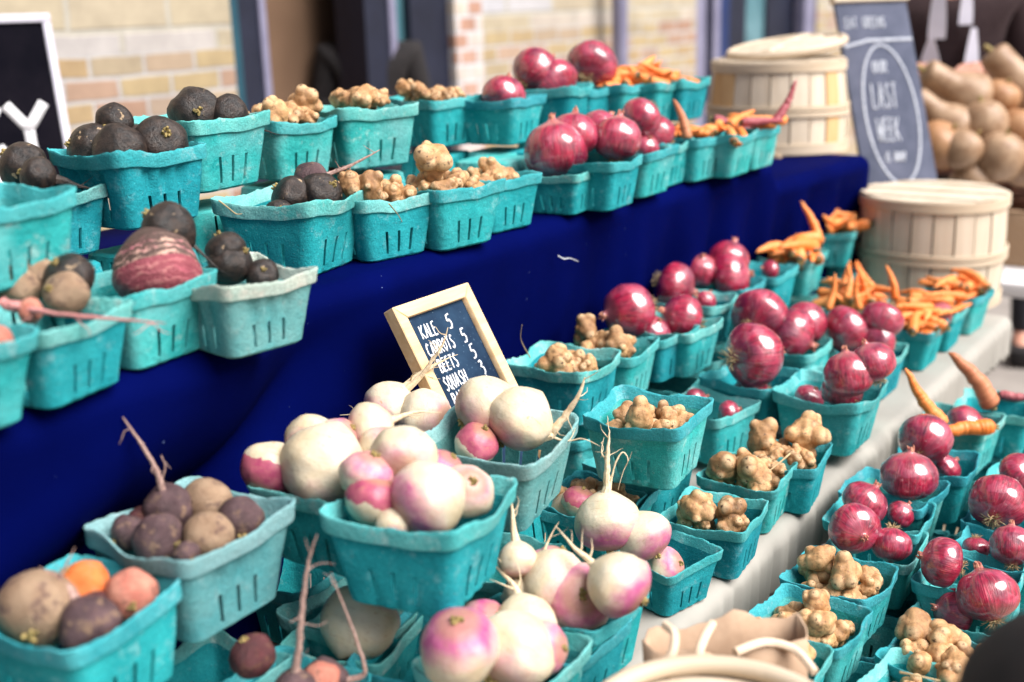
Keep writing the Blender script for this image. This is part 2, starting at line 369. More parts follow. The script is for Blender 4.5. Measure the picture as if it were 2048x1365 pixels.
def mat_quoin():
    m = NT('white_and_red_brick'); g = m.geo(); x, y, z = m.sep(g)
    v = m.n('CombineXYZ', {0: m.math('ADD', x, y), 1: z, 2: 0.0}).outputs[0]
    nd = m.n('TexBrick', {'Vector': v, 'Color1': (0, 0, 0, 1), 'Color2': (1, 1, 1, 1), 'Mortar': (0.5, 0.5, 0.5, 1), 'Scale': 1.0,
                          'Mortar Size': 0.010, 'Mortar Smooth': 0.4, 'Brick Width': 0.14, 'Row Height': 0.075})
    c = m.ramp(nd.outputs['Color'], [(0.0, (0.50, 0.44, 0.40)), (0.40, (0.38, 0.22, 0.16)), (0.6, (0.52, 0.45, 0.38)), (0.85, (0.42, 0.26, 0.20)), (1.0, (0.52, 0.47, 0.44))], 'CONSTANT')
    c = m.mix(nd.outputs['Fac'], c, (0.50, 0.50, 0.52))
    c = m.mix(1.0, c, m.ramp(m.noise(g, 14, 5, 0.65), [(0.3, 0.8), (0.7, 1.12)]), 'MULTIPLY')
    m.set(Base_Color=c, Roughness=0.95); m.bump(m.math('SUBTRACT', m.noise(g, 60, 4), nd.outputs['Fac']), 0.4, 0.008)
    return m.m
QUOIN = mat_quoin()
GROUND = simple('asphalt', (0.20, 0.18, 0.165), (0.29, 0.265, 0.245), 3.0, 0.95, 8, 0.3, 0.01, coords='World')

# ------------------------------------------------------------------ object helpers
def link(name, me, mat, parent=None):
    o = bpy.data.objects.new(name, me); COL.objects.link(o)
    if mat is not None and me is not None and not me.materials: me.materials.append(mat)
    if parent is not None: o.parent = parent
    return o
def tag(o, label, cat, group=None, kind=None):
    o['label'] = label
    o['category'] = cat
    if group: o['group'] = group
    if kind: o['kind'] = kind
    return o
def structure(o): o['kind'] = 'structure'; return o
def empty(name, loc=(0, 0, 0)):
    o = bpy.data.objects.new(name, None); COL.objects.link(o); o.location = loc; o.empty_display_size = 0.05
    return o
def smooth(me, ang=40):
    for p in me.polygons: p.use_smooth = True
    if ang: me.set_sharp_from_angle(angle=rad(ang))
    return me
def mesh_from(bm, name='m', ang=40):
    bm.normal_update()
    me = bpy.data.meshes.new(name); bm.to_mesh(me); bm.free()
    return smooth(me, ang)
def add_box(bm, c, s, M=None, bev=0.0):
    r = bmesh.ops.create_cube(bm, size=1.0)
    vs = r['verts']
    for v in vs: v.co = Vector((v.co.x * s[0], v.co.y * s[1], v.co.z * s[2]))
    if bev:
        es = list({e for v in vs for e in v.link_edges})
        rr = bmesh.ops.bevel(bm, geom=es, offset=bev, segments=2, affect='EDGES', profile=0.5)
        vs = list({v for f in rr['faces'] for v in f.verts} | {v for v in vs if v.is_valid})
    T = Matrix.Translation(c) @ (M if M else Matrix.Identity(4))
    bmesh.ops.transform(bm, matrix=T, verts=vs)
def box(name, c, s, mat, parent=None, M=None, bev=0.003):
    bm = bmesh.new(); add_box(bm, c, s, M, bev)
    return link(name, mesh_from(bm, name), mat, parent)
def add_tube(bm, pts, radii, seg=6, cap=True):
    pts = [Vector(p) for p in pts]
    rings = []; prev = None
    for i, p in enumerate(pts):
        d = (pts[min(i + 1, len(pts) - 1)] - pts[max(i - 1, 0)])
        d = d.normalized() if d.length > 1e-9 else Vector((0, 0, 1))
        if prev is None: a = d.orthogonal().normalized()
        else:
            a = prev - d * prev.dot(d)
            a = a.normalized() if a.length > 1e-6 else d.orthogonal().normalized()
        prev = a; b = d.cross(a)
        rr = radii[i] if hasattr(radii, '__len__') else radii
        rings.append([bm.verts.new(p + (a * math.cos(2 * math.pi * k / seg) + b * math.sin(2 * math.pi * k / seg)) * rr) for k in range(seg)])
    for i in range(len(rings) - 1):
        for k in range(seg):
            bm.faces.new((rings[i][k], rings[i][(k + 1) % seg], rings[i + 1][(k + 1) % seg], rings[i + 1][k]))
    if cap:
        bm.faces.new(list(reversed(rings[0]))); bm.faces.new(rings[-1])
def catmull(pts, n):
    out = []
    P = [pts[0]] + list(pts) + [pts[-1]]
    for i in range(1, len(P) - 2):
        for k in range(n):
            t = k / n
            out.append(tuple(0.5 * (2 * P[i][j] + (P[i + 1][j] - P[i - 1][j]) * t + (2 * P[i - 1][j] - 5 * P[i][j] + 4 * P[i + 1][j] - P[i + 2][j]) * t * t
                       + (3 * P[i][j] - P[i - 1][j] - 3 * P[i + 1][j] + P[i + 2][j]) * t ** 3) for j in range(len(pts[0]))))
    out.append(tuple(pts[-1])); return out
def lathe_mesh(prof, seg=28, sub=3, wob=0.0, seed=0, ribs=0, ribamp=0.0, name='lathe', squash=(1, 1), bend=0.0):
    pr = catmull(prof, sub) if sub > 1 else prof
    bm = bmesh.new(); rings = []
    for (z, r) in pr:
        r = max(r, 0.0008); ring = []
        for k in range(seg):
            a = 2 * math.pi * k / seg
            q = Vector((math.cos(a), math.sin(a), z))
            rr = r * (1 + wob * noise.noise(q * 1.3 + Vector((seed * 5.1, 0, 0))) + wob * 0.4 * noise.noise(q * 3.7 + Vector((seed * 3.3, 9, 0))) + ribamp * math.cos(ribs * a))
            ring.append(bm.verts.new((q.x * rr * squash[0] + bend * (z * z), q.y * rr * squash[1], z)))
        rings.append(ring)
    for i in range(len(rings) - 1):
        for k in range(seg):
            bm.faces.new((rings[i][k], rings[i][(k + 1) % seg], rings[i + 1][(k + 1) % seg], rings[i + 1][k]))
    bm.faces.new(list(reversed(rings[0]))); bm.faces.new(rings[-1])
    return mesh_from(bm, name, 60)
def orient(axis, spin=0.0):
    q = Vector(axis).normalized().to_track_quat('Z', 'Y') @ Quaternion((0, 0, 1), spin)
    return q

# ------------------------------------------------------------------ ground and wall
bm = bmesh.new()
bmesh.ops.create_grid(bm, x_segments=8, y_segments=8, size=60)
structure(link('ground', mesh_from(bm, 'ground'), GROUND)).location = (5, 0, 0)

WY = 3.5
wall = empty('brick_building', (0, WY, 0)); tag(wall, 'buff brick building with dark doorway and tall blue framed windows behind the stall', 'building')
def wpart(name, x0, x1, z0, z1, y0, y1, mat, bev=0.0, parent=wall):
    o = box(name, ((x0 + x1) / 2, (y0 + y1) / 2 - WY, (z0 + z1) / 2), (x1 - x0, y1 - y0, z1 - z0), mat, wall if parent is wall else parent, None, bev)
    return o
def wx(px, Y=WY): return atY(px, 100, Y).x
xd0, xd1, xq, xw0, xw1 = wx(467), wx(908), wx(962), wx(1392), wx(1632)
wpart('wall', -6, xd0, 0, 4.2, WY, WY + 0.35, BRICK)
wpart('wall', xq, xw0, 0, 4.2, WY, WY + 0.35, BRICK)
wpart('wall', xw1, 30, 0, 4.2, WY, WY + 0.35, BRICK)
wpart('quoin', xd1, xq, 0, 4.2, WY - 0.012, WY + 0.35, QUOIN)
wpart('lintel', xd0, xd1, 2.6, 4.2, WY, WY + 0.35, BRICK)
wpart('lintel', xw0, xw1, 3.0, 4.2, WY, WY + 0.35, BRICK)
# doorway: dark reveal, pale edge strip, brown lobby, glazed side light
dr = box('doorway', ((xd0 + xd1) / 2, .42, 1.3), (xd1 - xd0 + 0.8, 0.05, 2.7), BROWNI, wall, None, 0)
a0, a1 = wx(490), wx(536)
wpart('jamb', xd0, a0, 0, 2.6, WY + 0.02, WY + 0.30, TEALFRAME)
wpart('jamb', a0, a1, 0, 2.6, WY + 0.04, WY + 0.32, DKFRAME)
wpart('jamb', a1, a1 + 0.035, 0, 2.6, WY + 0.03, WY + 0.10, LTFRAME)
b0, b1, b2, b3 = wx(744), wx(790), wx(803), wx(834)
wpart('jamb', b0, b1, 0, 2.6, WY + 0.03, WY + 0.20, DKFRAME)
wpart('jamb', b1, b2, 0, 2.6, WY + 0.02, WY + 0.12, LTFRAME)
wpart('side_light', b2, b3, 0, 2.6, WY + 0.07, WY + 0.10, GLASSG)
wpart('jamb', b3, xd1, 0, 2.6, WY + 0.03, WY + 0.30, DKFRAME)
wpart('floor_slab', xd0, xd1, 0.004, 0.03, WY, WY + 2.3, BROWNI)
wpart('lobby_wall', xd0 - 0.1, xd0 - 0.05, 0, 2.6, WY + 0.36, WY + 2.3, BROWNI)
wpart('lobby_wall', xd1 + 0.35, xd1 + 0.40, 0, 2.6, WY + 0.36, WY + 2.3, BROWNI)
wpart('lobby_ceiling', xd0 - 0.1, xd1 + 0.4, 2.6, 2.65, WY + 0.36, WY + 2.3, BROWNI)
# tall window bay on the right
wins = [(1392, 1416, LTFRAME, 0.02), (1416, 1444, DKFRAME, 0.10), (1444, 1456, LTFRAME, 0.06), (1456, 1484, BLUEP, 0.10), (1484, 1522, DKFRAME, 0.12), (1522, 1562, GLASSG, 0.14), (1562, 1612, DKFRAME, 0.12), (1612, 1632, LTFRAME, 0.02)]
for i, (p0, p1, mt, dy) in enumerate(wins):
    wpart('window_panel' if mt in (GLASSG, BLUEP) else 'window_frame', wx(p0), wx(p1), 0, 3.0, WY + dy, WY + dy + 0.08, mt)
wpart('window_backing', xw0, xw1, 0, 3.0, WY + 0.24, WY + 0.30, DKFRAME)
# shadowy shopper inside the doorway is a person: built below with the people
pp = atY(1240, 100, 3.38)
bm = bmesh.new(); add_tube(bm, [(0, 0, 0), (0, 0, 3.9)], 0.045, 16)
pipe = link('drain_pipe', mesh_from(bm, 'pipe'), LTFRAME); pipe.location = (pp.x, pp.y, 0)
tag(pipe, 'pale lilac drain pipe running down the buff brick wall', 'pipe')
for z in (0.5, 1.9, 3.2):
    bm = bmesh.new(); add_tube(bm, [(0, 0, z - 0.02), (0, 0, z + 0.02)], 0.056, 16); add_box(bm, (0, 0.07, z), (0.03, 0.10, 0.03))
    link('bracket', mesh_from(bm, 'bracket'), LTFRAME, pipe)

# ------------------------------------------------------------------ strokes (hand lettering)
GLY = {
 'K': [[(0, 0), (0, 1)], [(.62, 1), (.05, .48), (.68, 0)]], 'A': [[(0, 0), (.34, 1), (.68, 0)], [(.14, .38), (.56, .38)]],
 'L': [[(0, 1), (.02, 0), (.55, .04)]], 'E': [[(.55, 1), (0, .97), (0, 0), (.58, .03)], [(0, .52), (.46, .54)]],
 'C': [[(.6, .85), (.3, 1), (.04, .7), (.02, .3), (.28, 0), (.6, .14)]], 'R': [[(0, 0), (0, 1), (.45, .95), (.55, .72), (.4, .52), (.03, .48), (.62, 0)]],
 'O': [[(.3, 1), (.05, .75), (.03, .3), (.3, 0), (.58, .28), (.58, .72), (.3, 1)]], 'T': [[(0, 1), (.64, .98)], [(.32, .98), (.30, 0)]],
 'S': [[(.56, .88), (.3, 1), (.06, .78), (.24, .56), (.52, .38), (.5, .1), (.24, 0), (0, .14)]], 'B': [[(0, 0), (0, 1), (.42, .94), (.46, .66), (.06, .53), (.52, .44), (.56, .1), (.02, .0)]],
 'Q': [[(.3, 1), (.05, .75), (.03, .3), (.3, 0), (.58, .28), (.58, .72), (.3, 1)], [(.36, .26), (.66, -.08)]], 'U': [[(0, 1), (.03, .25), (.28, 0), (.54, .25), (.56, 1)]],
 'H': [[(0, 0), (0, 1)], [(.56, 0), (.56, 1)], [(0, .5), (.56, .5)]], 'D': [[(0, 0), (0, 1), (.36, .92), (.58, .5), (.36, .06), (0, 0)]],
 'I': [[(.1, .7), (.1, 0)], [(.1, .95), (.12, 1)]], 'N': [[(0, 0), (0, 1), (.54, 0), (.54, 1)]], 'W': [[(0, 1), (.2, 0), (.4, .7), (.62, 0), (.82, 1)]],
 'X': [[(0, 1), (.6, 0)], [(.6, 1), (0, 0)]], 'M': [[(0, 0), (.08, 1), (.38, .3), (.68, 1), (.76, 0)]], 'Y': [[(0, 1), (.32, .5), (.64, 1)], [(.32, .5), (.32, 0)]],
 '5': [[(.58, 1), (.12, .96), (.06, .55), (.4, .6), (.56, .34), (.4, .05), (.02, .03)]], '3': [[(.02, .92), (.34, 1), (.42, .74), (.16, .55), (.5, .44), (.52, .16), (.3, -.06)]],
 'G': [[(.6, .85), (.3, 1), (.04, .7), (.02, .3), (.28, 0), (.58, .16), (.58, .45), (.34, .45)]], '-': [[(0, .5), (.5, .52)]],
}
def ribbon(bm, pts, wdt, thick, jit=0.0, rnd=random):
    """flat stroke in the local XZ plane, standing out towards -Y"""
    P = []
    for i in range(len(pts) - 1):
        a, b = Vector((pts[i][0], pts[i][1])), Vector((pts[i + 1][0], pts[i + 1][1]))
        n = max(1, int((b - a).length / (wdt * 0.45)))
        for k in range(n): P.append(a + (b - a) * k / n)
    P.append(Vector((pts[-1][0], pts[-1][1])))
    L, Rr = [], []
    for i, p in enumerate(P):
        d = (P[min(i + 1, len(P) - 1)] - P[max(i - 1, 0)])
        d = d.normalized() if d.length > 1e-9 else Vector((1, 0))
        nrm = Vector((-d.y, d.x)); ww = wdt / 2 * (1 + jit * rnd.uniform(-1, 1))
        L.append(p + nrm * ww); Rr.append(p - nrm * ww)
    vs = [[bm.verts.new((q.x, y, q.y)) for q in side] for side in (L, Rr) for y in (0, -thick)]
    l0, l1, r0, r1 = vs
    for i in range(len(P) - 1):
        for A, B in ((l1, r1), (r0, l0), (l0, l1), (r1, r0)):
            bm.faces.new((A[i], B[i], B[i + 1], A[i + 1]))
    bm.faces.new((l0[0], r0[0], r1[0], l1[0])); bm.faces.new((l1[-1], r1[-1], r0[-1], l0[-1]))
def write(bm, text, x, z, h, wdt, slant=0.0, sp=0.26, thick=0.0008, jit=0.25, wf=0.85):
    for ch in text:
        if ch == ' ': x += h * 0.5; continue
        mx = 0
        for st in GLY[ch]:
            if wdt > .01 and len(st) > 4: st = catmull(st, 5)
            ribbon(bm, [(x + px * h * wf + slant * pz * h, z + pz * h + random.uniform(-.02, .02) * h) for px, pz in st], wdt, thick, jit)
            mx = max(mx, max(p[0] for p in st))
        x += (mx * wf + sp) * h
    return x

# ------------------------------------------------------------------ stall: tables and cloths
ZU, ZT, ZL = 1.195, 0.785, 0.62
def yedge(X):                        # front line of the upper shelf (its near section stands a little further out)
    t = min(1, max(0, (X - 0.86) / 0.24)); t = t * t * (3 - 2 * t)
    return 0.985 + t * (1.085 - 0.985) - max(0, X - 1.9) * 0.07
def cloth_grid(prof_fn, x0, x1, nx, name):
    bm = bmesh.new(); rows = []
    for i in range(nx + 1):
        X = x0 + (x1 - x0) * i / nx
        rows.append([bm.verts.new(p) for p in prof_fn(X)])
    for i in range(nx):
        for k in range(len(rows[0]) - 1):
            bm.faces.new((rows[i][k], rows[i][k + 1], rows[i + 1][k + 1], rows[i + 1][k]))
    return mesh_from(bm, name, 0)
def navy_prof(X):
    ye = yedge(X); out = []; zu = ZU - 0.048 * min(1, max(0, (X - 2.515) / .03))
    sag = 0.008 * noise.noise(Vector((X * 5, 0, 3)))
    for y in (1.75, 1.6, 1.45, 1.3, 1.2, ye + 0.06): out.append((X, y, zu))
    for k in range(7):                       # rounded front edge
        a = rad(90 * k / 6); out.append((X, ye + 0.03 - 0.03 * math.sin(a), zu - 0.03 + 0.03 * math.cos(a) + sag * k / 6))
    n = 34
    for k in range(1, n + 1):
        t = k / n; z = zu - 0.03 - t * (zu - 0.03 - ZT - 0.012)
        nearw = min(1, max(0, (1.25 - X) / 0.5)); farw = min(1, max(0, (X - 1.5) / 0.6))
        diag = X * 0.55 + (z - 0.9) * -1.15
        d = nearw * (-0.15 * (1 - abs(math.sin(diag * 6.5 + 0.9))) ** 1.2 * min(1, t * 2.0) + 0.012 * math.sin(diag * 37 + X * 3) * t)
        d += farw * t ** 0.8 * (0.026 * math.sin(X * 33 + 2 * math.sin(X * 5)) + 0.008 * math.sin(X * 71 + 1 + z * 4))
        d += 0.008 * noise.noise(Vector((X * 4, 0, z * 5))) * t ** 0.5
        d += 0.006 * noise.noise(Vector((X * 11, 2, z * 8))) * t
        out.append((X, ye + 0.055 * t - d - 0.012 * t * nearw, z))
    return out
shelf = empty('display_shelf', (1.6, 1.4, 0)); tag(shelf, 'raised rear shelf of the stall hidden under deep blue cloth', 'shelf')
def shelf_part(name, c, s, mat): return box(name, Vector(c) - Vector((1.6, 1.4, 0)), s, mat, shelf)
shelf_part('shelf_board', (1.18, 1.44, ZU - 0.022), (2.66, 0.64, 0.03), CRATE); shelf_part('shelf_board', (2.78, 1.44, ZU - 0.07), (.5, 0.64, 0.03), CRATE)
for X in (0.0, 1.5, 2.95):
    for Y in (1.22, 1.70): shelf_part('leg', (X, Y, (ZU - 0.04) / 2), (0.05, 0.05, ZU - 0.04), CRATE)
bc = link('blue_cloth', cloth_grid(navy_prof, -0.15, 3.06, 240, 'blue_cloth'), NAVY)
tag(bc, 'deep royal blue cloth draped over the rear shelf, creased at left', 'cloth')
mod = bc.modifiers.new('thickness', 'SOLIDIFY'); mod.thickness = 0.002; mod.offset = -1

table = empty('market_table', (1.6, 0.9, 0)); tag(table, 'middle table of the stall under a grey white cloth', 'table')
def table_part(name, c, s, mat): return box(name, Vector(c) - Vector((1.6, 0.9, 0)), s, mat, table)
table_part('tabletop', (1.39, 0.96, ZT - 0.036), (3.16, 0.66, 0.05), CRATE)
table_part('apron', (1.36, 0.74, ZT - 0.12), (3.0, 0.03, 0.11), CRATE)
for X in (-0.05, 1.45, 2.80):
    for Y in (0.76, 1.24): table_part('leg', (X, Y, (ZT - 0.07) / 2), (0.06, 0.05, ZT - 0.07), CRATE)
YT = 0.612
def linen_prof(X):
    out = [(X, y, ZT) for y in (1.30, 1.1, 0.9, 0.75, YT + 0.045)]
    wv = 0.003 * math.sin(X * 120 + 3 * math.sin(X * 9)) + 0.003 * math.sin(X * 203 + 2 * math.sin(X * 17)) + 0.006 * noise.noise(Vector((X * 22, 0, 0)))
    drop = 0.072 + 0.012 * noise.noise(Vector((X * 3.1, 5, 0))) + (0.02 if 1.62 < X < 1.72 else 0)
    for k in range(7):
        a = rad(90 * k / 6); out.append((X, YT + 0.022 - 0.022 * math.sin(a) - wv * 0.4 * k / 6, ZT - 0.022 + 0.022 * math.cos(a)))
    for k in range(1, 9):
        t = k / 8; out.append((X, YT - wv * (0.4 + 0.6 * t) + 0.004 * t, ZT - 0.022 - t * drop))
    for k in range(1, 4): out.append((X, YT + 0.03 * k, ZT - 0.022 - drop + 0.004 * k))
    return out
lc = link('white_cloth', cloth_grid(linen_prof, -0.2, 2.985, 420, 'white_cloth'), LINEN)
tag(lc, 'grey white linen cloth wrapped round the edge of the middle table', 'cloth')

bench = empty('low_bench', (1.4, 0.3, 0)); tag(bench, 'low wooden bench in front carrying the lowest tier of baskets', 'bench')
def bench_part(name, c, s): return box(name, Vector(c) - Vector((1.4, 0.3, 0)), s, CRATE, bench)
for Y in (-0.02, 0.14, 0.30, 0.46): bench_part('plank', (1.5, Y, ZL - 0.02), (1.9, 0.155, 0.03))
for X in (0.62, 2.38):
    for Y in (0.0, 0.46): bench_part('leg', (X, Y, (ZL - 0.035) / 2), (0.06, 0.06, ZL - 0.035))

# ------------------------------------------------------------------ pulp baskets
BH, BT, BB = 0.085, 0.0675, 0.0515        # height, half width at the top, half width at the base
def perimeter():
    """list of (side, along -1..1, corner angle or None) going round; special columns beside the slots"""
    slots = (-0.50, 0.0, 0.50); sw = 0.052
    xs = set([-1, 1])
    for s in slots: xs.update((s - sw, s + sw))
    base = [-0.86, -0.72, -0.62, -0.36, -0.24, -0.12, 0.12, 0.24, 0.36, 0.62, 0.72, 0.86]
    xs.update(base); xs = sorted(xs)
    out = []
    for side in range(4):
        for x in xs: out.append((side, x, None, any(abs(x - (s - sw)) < 1e-6 for s in slots)))
        for k in (1, 2, 3, 4): out.append((side, 1, k * 90 / 5, False))
    return out
PER = perimeter()
def per_pt(side, x, ca, half, cr):
    if ca is None: p = Vector((x * (half - cr), -half))
    else: p = Vector((half - cr + cr * math.sin(rad(ca)), -(half - cr) - cr * math.cos(rad(ca))))
    a = side * math.pi / 2
    return Vector((p.x * math.cos(a) - p.y * math.sin(a), p.x * math.sin(a) + p.y * math.cos(a)))
def basket_meshes(seed, fluted):
    rnd = random.Random(seed)
    ph = [rnd.uniform(0, 6.28) for _ in range(6)]
    lift = rnd.uniform(0.001, 0.0045); am = rnd.uniform(0.0012, 0.0036)
    skew = Vector((rnd.uniform(-.004, .004), rnd.uniform(-.004, .004)))
    def warp(p, z):
        t = max(0, z / BH); a = math.atan2(p.y, p.x); r = p.length
        k = am * math.sin(2 * a + ph[0]) + am * 0.8 * math.sin(3 * a + ph[1]) + am * 0.7 * math.sin(5 * a + ph[2])
        q = p * (1 + k * t * t / r) + skew * t * t
        cz = (abs(p.x * p.y) / (r * r) * 2) ** 3
        dz = (lift * cz - lift * 0.6 * (1 - cz) + 0.0016 * math.sin(2 * a + ph[3]) + 0.0012 * math.sin(7 * a + ph[4])) * t * t
        return Vector((q.x, q.y, z + dz))
    def dent(side, x, ca, z):
        d = 0.0
        if ca is None:
            for s in (-0.5, 0.0, 0.5):
                g = math.exp(-((x - s) / (0.15 if fluted else 0.10)) ** 2)
                if fluted: d += 0.0065 * g * max(0.0, min(1, (z - 0.0) / 0.055)) * min(1, max(0, (0.0705 - z) / 0.004))
                else: d += 0.0018 * g * max(0.0, 1 - z / 0.042)
        return d
    zs = [0.0, 0.003, 0.009, 0.018, 0.028, 0.036, 0.041, 0.052, 0.0625, 0.0705]
    slot_levels = range(2, 6) if not fluted else range(2, 5)
    n = len(PER); bm = bmesh.new(); O, I = [], []
    for z in zs:
        half = BB + (0.0625 - BB) * z / 0.0705
        if z == 0.0: half -= 0.003
        ro_, ri = [], []
        for (sd, x, ca, _s) in PER:
            d = dent(sd, x, ca, z)
            p = warp(per_pt(sd, x, ca, half - d, 0.013 - d * 0.5), z)
            nz = 0.0006 * noise.noise(Vector((p.x * 90, p.y * 90, z * 90 + seed * 7)))
            ro_.append(bm.verts.new((p.x * (1 + nz / 0.06), p.y * (1 + nz / 0.06), p.z)))
            pi = warp(per_pt(sd, x, ca, half - d - 0.0026, 0.0115 - d * 0.5), max(z, 0.0026))
            ri.append(bm.verts.new(pi))
        O.append(ro_); I.append(ri)
    skip = {(l, k) for l in slot_levels for k in range(n) if PER[k][3]}
    for l in range(len(zs) - 1):
        for k in range(n):
            k2 = (k + 1) % n
            if (l, k) in skip:
                for (la, ka, lb, kb, nb) in ((l, k, l, k2, (l - 1, k)), (l + 1, k2, l + 1, k, (l + 1, k)), (l + 1, k, l, k, (l, (k - 1) % n)), (l, k2, l + 1, k2, (l, k2))):
                    if nb not in skip: bm.faces.new((O[lb][kb], O[la][ka], I[la][ka], I[lb][kb]))
                continue
            bm.faces.new((O[l][k], O[l][k2], O[l + 1][k2], O[l + 1][k]))
            bm.faces.new((I[l][k2], I[l][k], I[l + 1][k], I[l + 1][k2]))
    bm.faces.new(list(reversed(O[0]))); bm.faces.new(I[0])
    body = mesh_from(bm, 'pulp_basket', 35)
    # rim band: stepped outwards, ragged top edge
    bm = bmesh.new(); rings = []
    spec = [(0.0630, 0.0690, 0), (0.0655, 0.0692, 0), (0.0662, 0.0712, 0), (0.0668, 0.0815, 0), (0.0674, 0.0842, 1), (0.0668, 0.0856, 1), (0.0650, 0.0852, 1), (0.0640, 0.0835, 0), (0.0612, 0.0720, 0), (0.0600, 0.0695, 0)]
    for half, z, rag in spec:
        r = []
        for i, (sd, x, ca, _s) in enumerate(PER):
            p = warp(per_pt(sd, x, ca, half, 0.012), z)
            q = Vector((p.x * 150, p.y * 150, seed * 3.1))
            j = (0.0017 * noise.noise(q) + 0.0011 * noise.noise(q * 2.3) - 0.004 * max(0, noise.noise(q * .35 + Vector((7, 1, 0))) - .45)) if rag else 0.0002 * noise.noise(q)
            r.append(bm.verts.new((p.x * (1 + j * 6), p.y * (1 + j * 6), p.z + j * 1.1)))
        rings.append(r)
    m = len(rings)
    for l in range(m):
        for k in range(n):
            k2 = (k + 1) % n; A, B = rings[l], rings[(l + 1) % m]
            bm.faces.new((A[k], A[k2], B[k2], B[k]))
    rim = mesh_from(bm, 'rim', 45)
    return body, rim
VAR = [basket_meshes(i, False) for i in range(7)]
VARF = [basket_meshes(20 + i, True) for i in range(3)]
MESHES = {}
for i, (b, r) in enumerate(VAR):
    b.materials.append(PULP); r.materials.append(PULP_RIM)
    b2_, r2_ = b.copy(), r.copy(); b2_.materials.clear(); r2_.materials.clear(); b2_.materials.append(PALE); r2_.materials.append(PALE_RIM)
    MESHES['n%d' % i] = (b, r); MESHES['p%d' % i] = (b2_, r2_)
for i, (b, r) in enumerate(VARF):
    b.materials.append(PULP); r.materials.append(PULP_RIM)
    b2_, r2_ = b.copy(), r.copy(); b2_.materials.clear(); r2_.materials.clear(); b2_.materials.append(PALE); r2_.materials.append(PALE_RIM)
    MESHES['f%d' % i] = (b, r); MESHES['q%d' % i] = (b2_, r2_)
BASK = {}
DEBUG = False
_bi = [0]
def basket(key, ctr, zb, ref, label, rot=None, var=None, tilt=(0, 0), scale=1.0, flip=False, group='teal pulp baskets on the stall'):
    _bi[0] += 1
    v = var or 'n%d' % (_bi[0] * 3 % 7)
    body, rim = MESHES[v]
    o = link('pulp_basket', body, None); link('rim', rim, None, o)
    if len(ctr) == 4:
        rot = ctr[2]; scale = ctr[3]
    rz = (random.uniform(-7, 7) if rot is None else rot) + 90 * (_bi[0] % 4)
    o.location = (ctr[0], ctr[1], zb)
    o.rotation_euler = (rad(tilt[0]), rad(tilt[1]), rad(rz))
    s = scale * (1 if len(ctr) == 4 else random.uniform(0.985, 1.025)); o.scale = (s, s, s)
    if flip:
        o.rotation_euler = (math.pi, 0, rad(rz)); o.location = (ctr[0], ctr[1], zb + BH * s)
    tag(o, label, 'basket', group)
    BASK[key] = dict(s=s, rot=rad(rot if rot is not None else math.degrees(o.rotation_euler.z) - 90 * (_bi[0] % 4)), o=o, c=Vector((ctr[0], ctr[1])), zr=zb + BH * s, zb=zb, ref=ref)
    return o
def corner(px, py, zr):                 # centre of a basket whose far front rim corner is seen at this pixel
    P = at(px, py, zr); return (P.x - 0.066, P.y + 0.066)
def centre(px, py, zr):
    P = at(px, py, zr); return (P.x, P.y)

import numpy as np
def fit(zr, s0=1.0, **pts):
    """centre, turn and size of a basket from the picture positions of its rim corners (l, b, r, t = left, near, right, far)"""
    K = {'b': (-1, -1), 'r': (1, -1), 'l': (-1, 1), 't': (1, 1)}
    def px(P):
        v = Vector(P) - CAM; z = v.dot(FV); return 1024 + FPX * v.dot(RV) / z, 682.5 - FPX * v.dot(UV) / z
    W = [at(x, y, zr) - Vector((K[k][0] * .0645 * s0, K[k][1] * .0645 * s0, 0)) for k, (x, y) in pts.items()]
    p = np.array([sum(w.x for w in W) / len(W), sum(w.y for w in W) / len(W), 0.0, math.log(s0)])
    def res(p):
        out = []
        c, sn, h = math.cos(p[2]), math.sin(p[2]), .0645 * math.exp(p[3])
        for k, (x, y) in pts.items():
            a, b = K[k][0] * h, K[k][1] * h
            u, v = px((p[0] + a * c - b * sn, p[1] + a * sn + b * c, zr)); out += [(u - x) / 8, (v - y) / 8]
        return np.array(out + [p[2] / rad(12), (p[3] - math.log(s0)) / .10])
    for _ in range(25):
        r0 = res(p); J = np.zeros((len(r0), 4))
        for i in range(4):
            q = p.copy(); q[i] += 1e-5; J[:, i] = (res(q) - r0) / 1e-5
        p = p - np.linalg.lstsq(J.T @ J + 1e-6 * np.eye(4), J.T @ r0, rcond=None)[0]
    if DEBUG: open('/workdir/t/dbg.txt', 'a').write('FIT z %.3f rot %.0f s %.2f X %.2f Y %.2f res ' % (zr, math.degrees(p[2]), math.exp(p[3]), p[0], p[1]) + ' '.join('%s(%.0f,%.0f)' % (k, r0[2*i]*8, r0[2*i+1]*8) for i, k in enumerate(pts)) + chr(10))
    return (p[0], p[1], math.degrees(p[2]), math.exp(p[3]))
U = ZU + 0.001; UB = ZU + 0.100; T = ZT + 0.001; T2 = 0.895; L1 = 0.715; L2 = 0.675
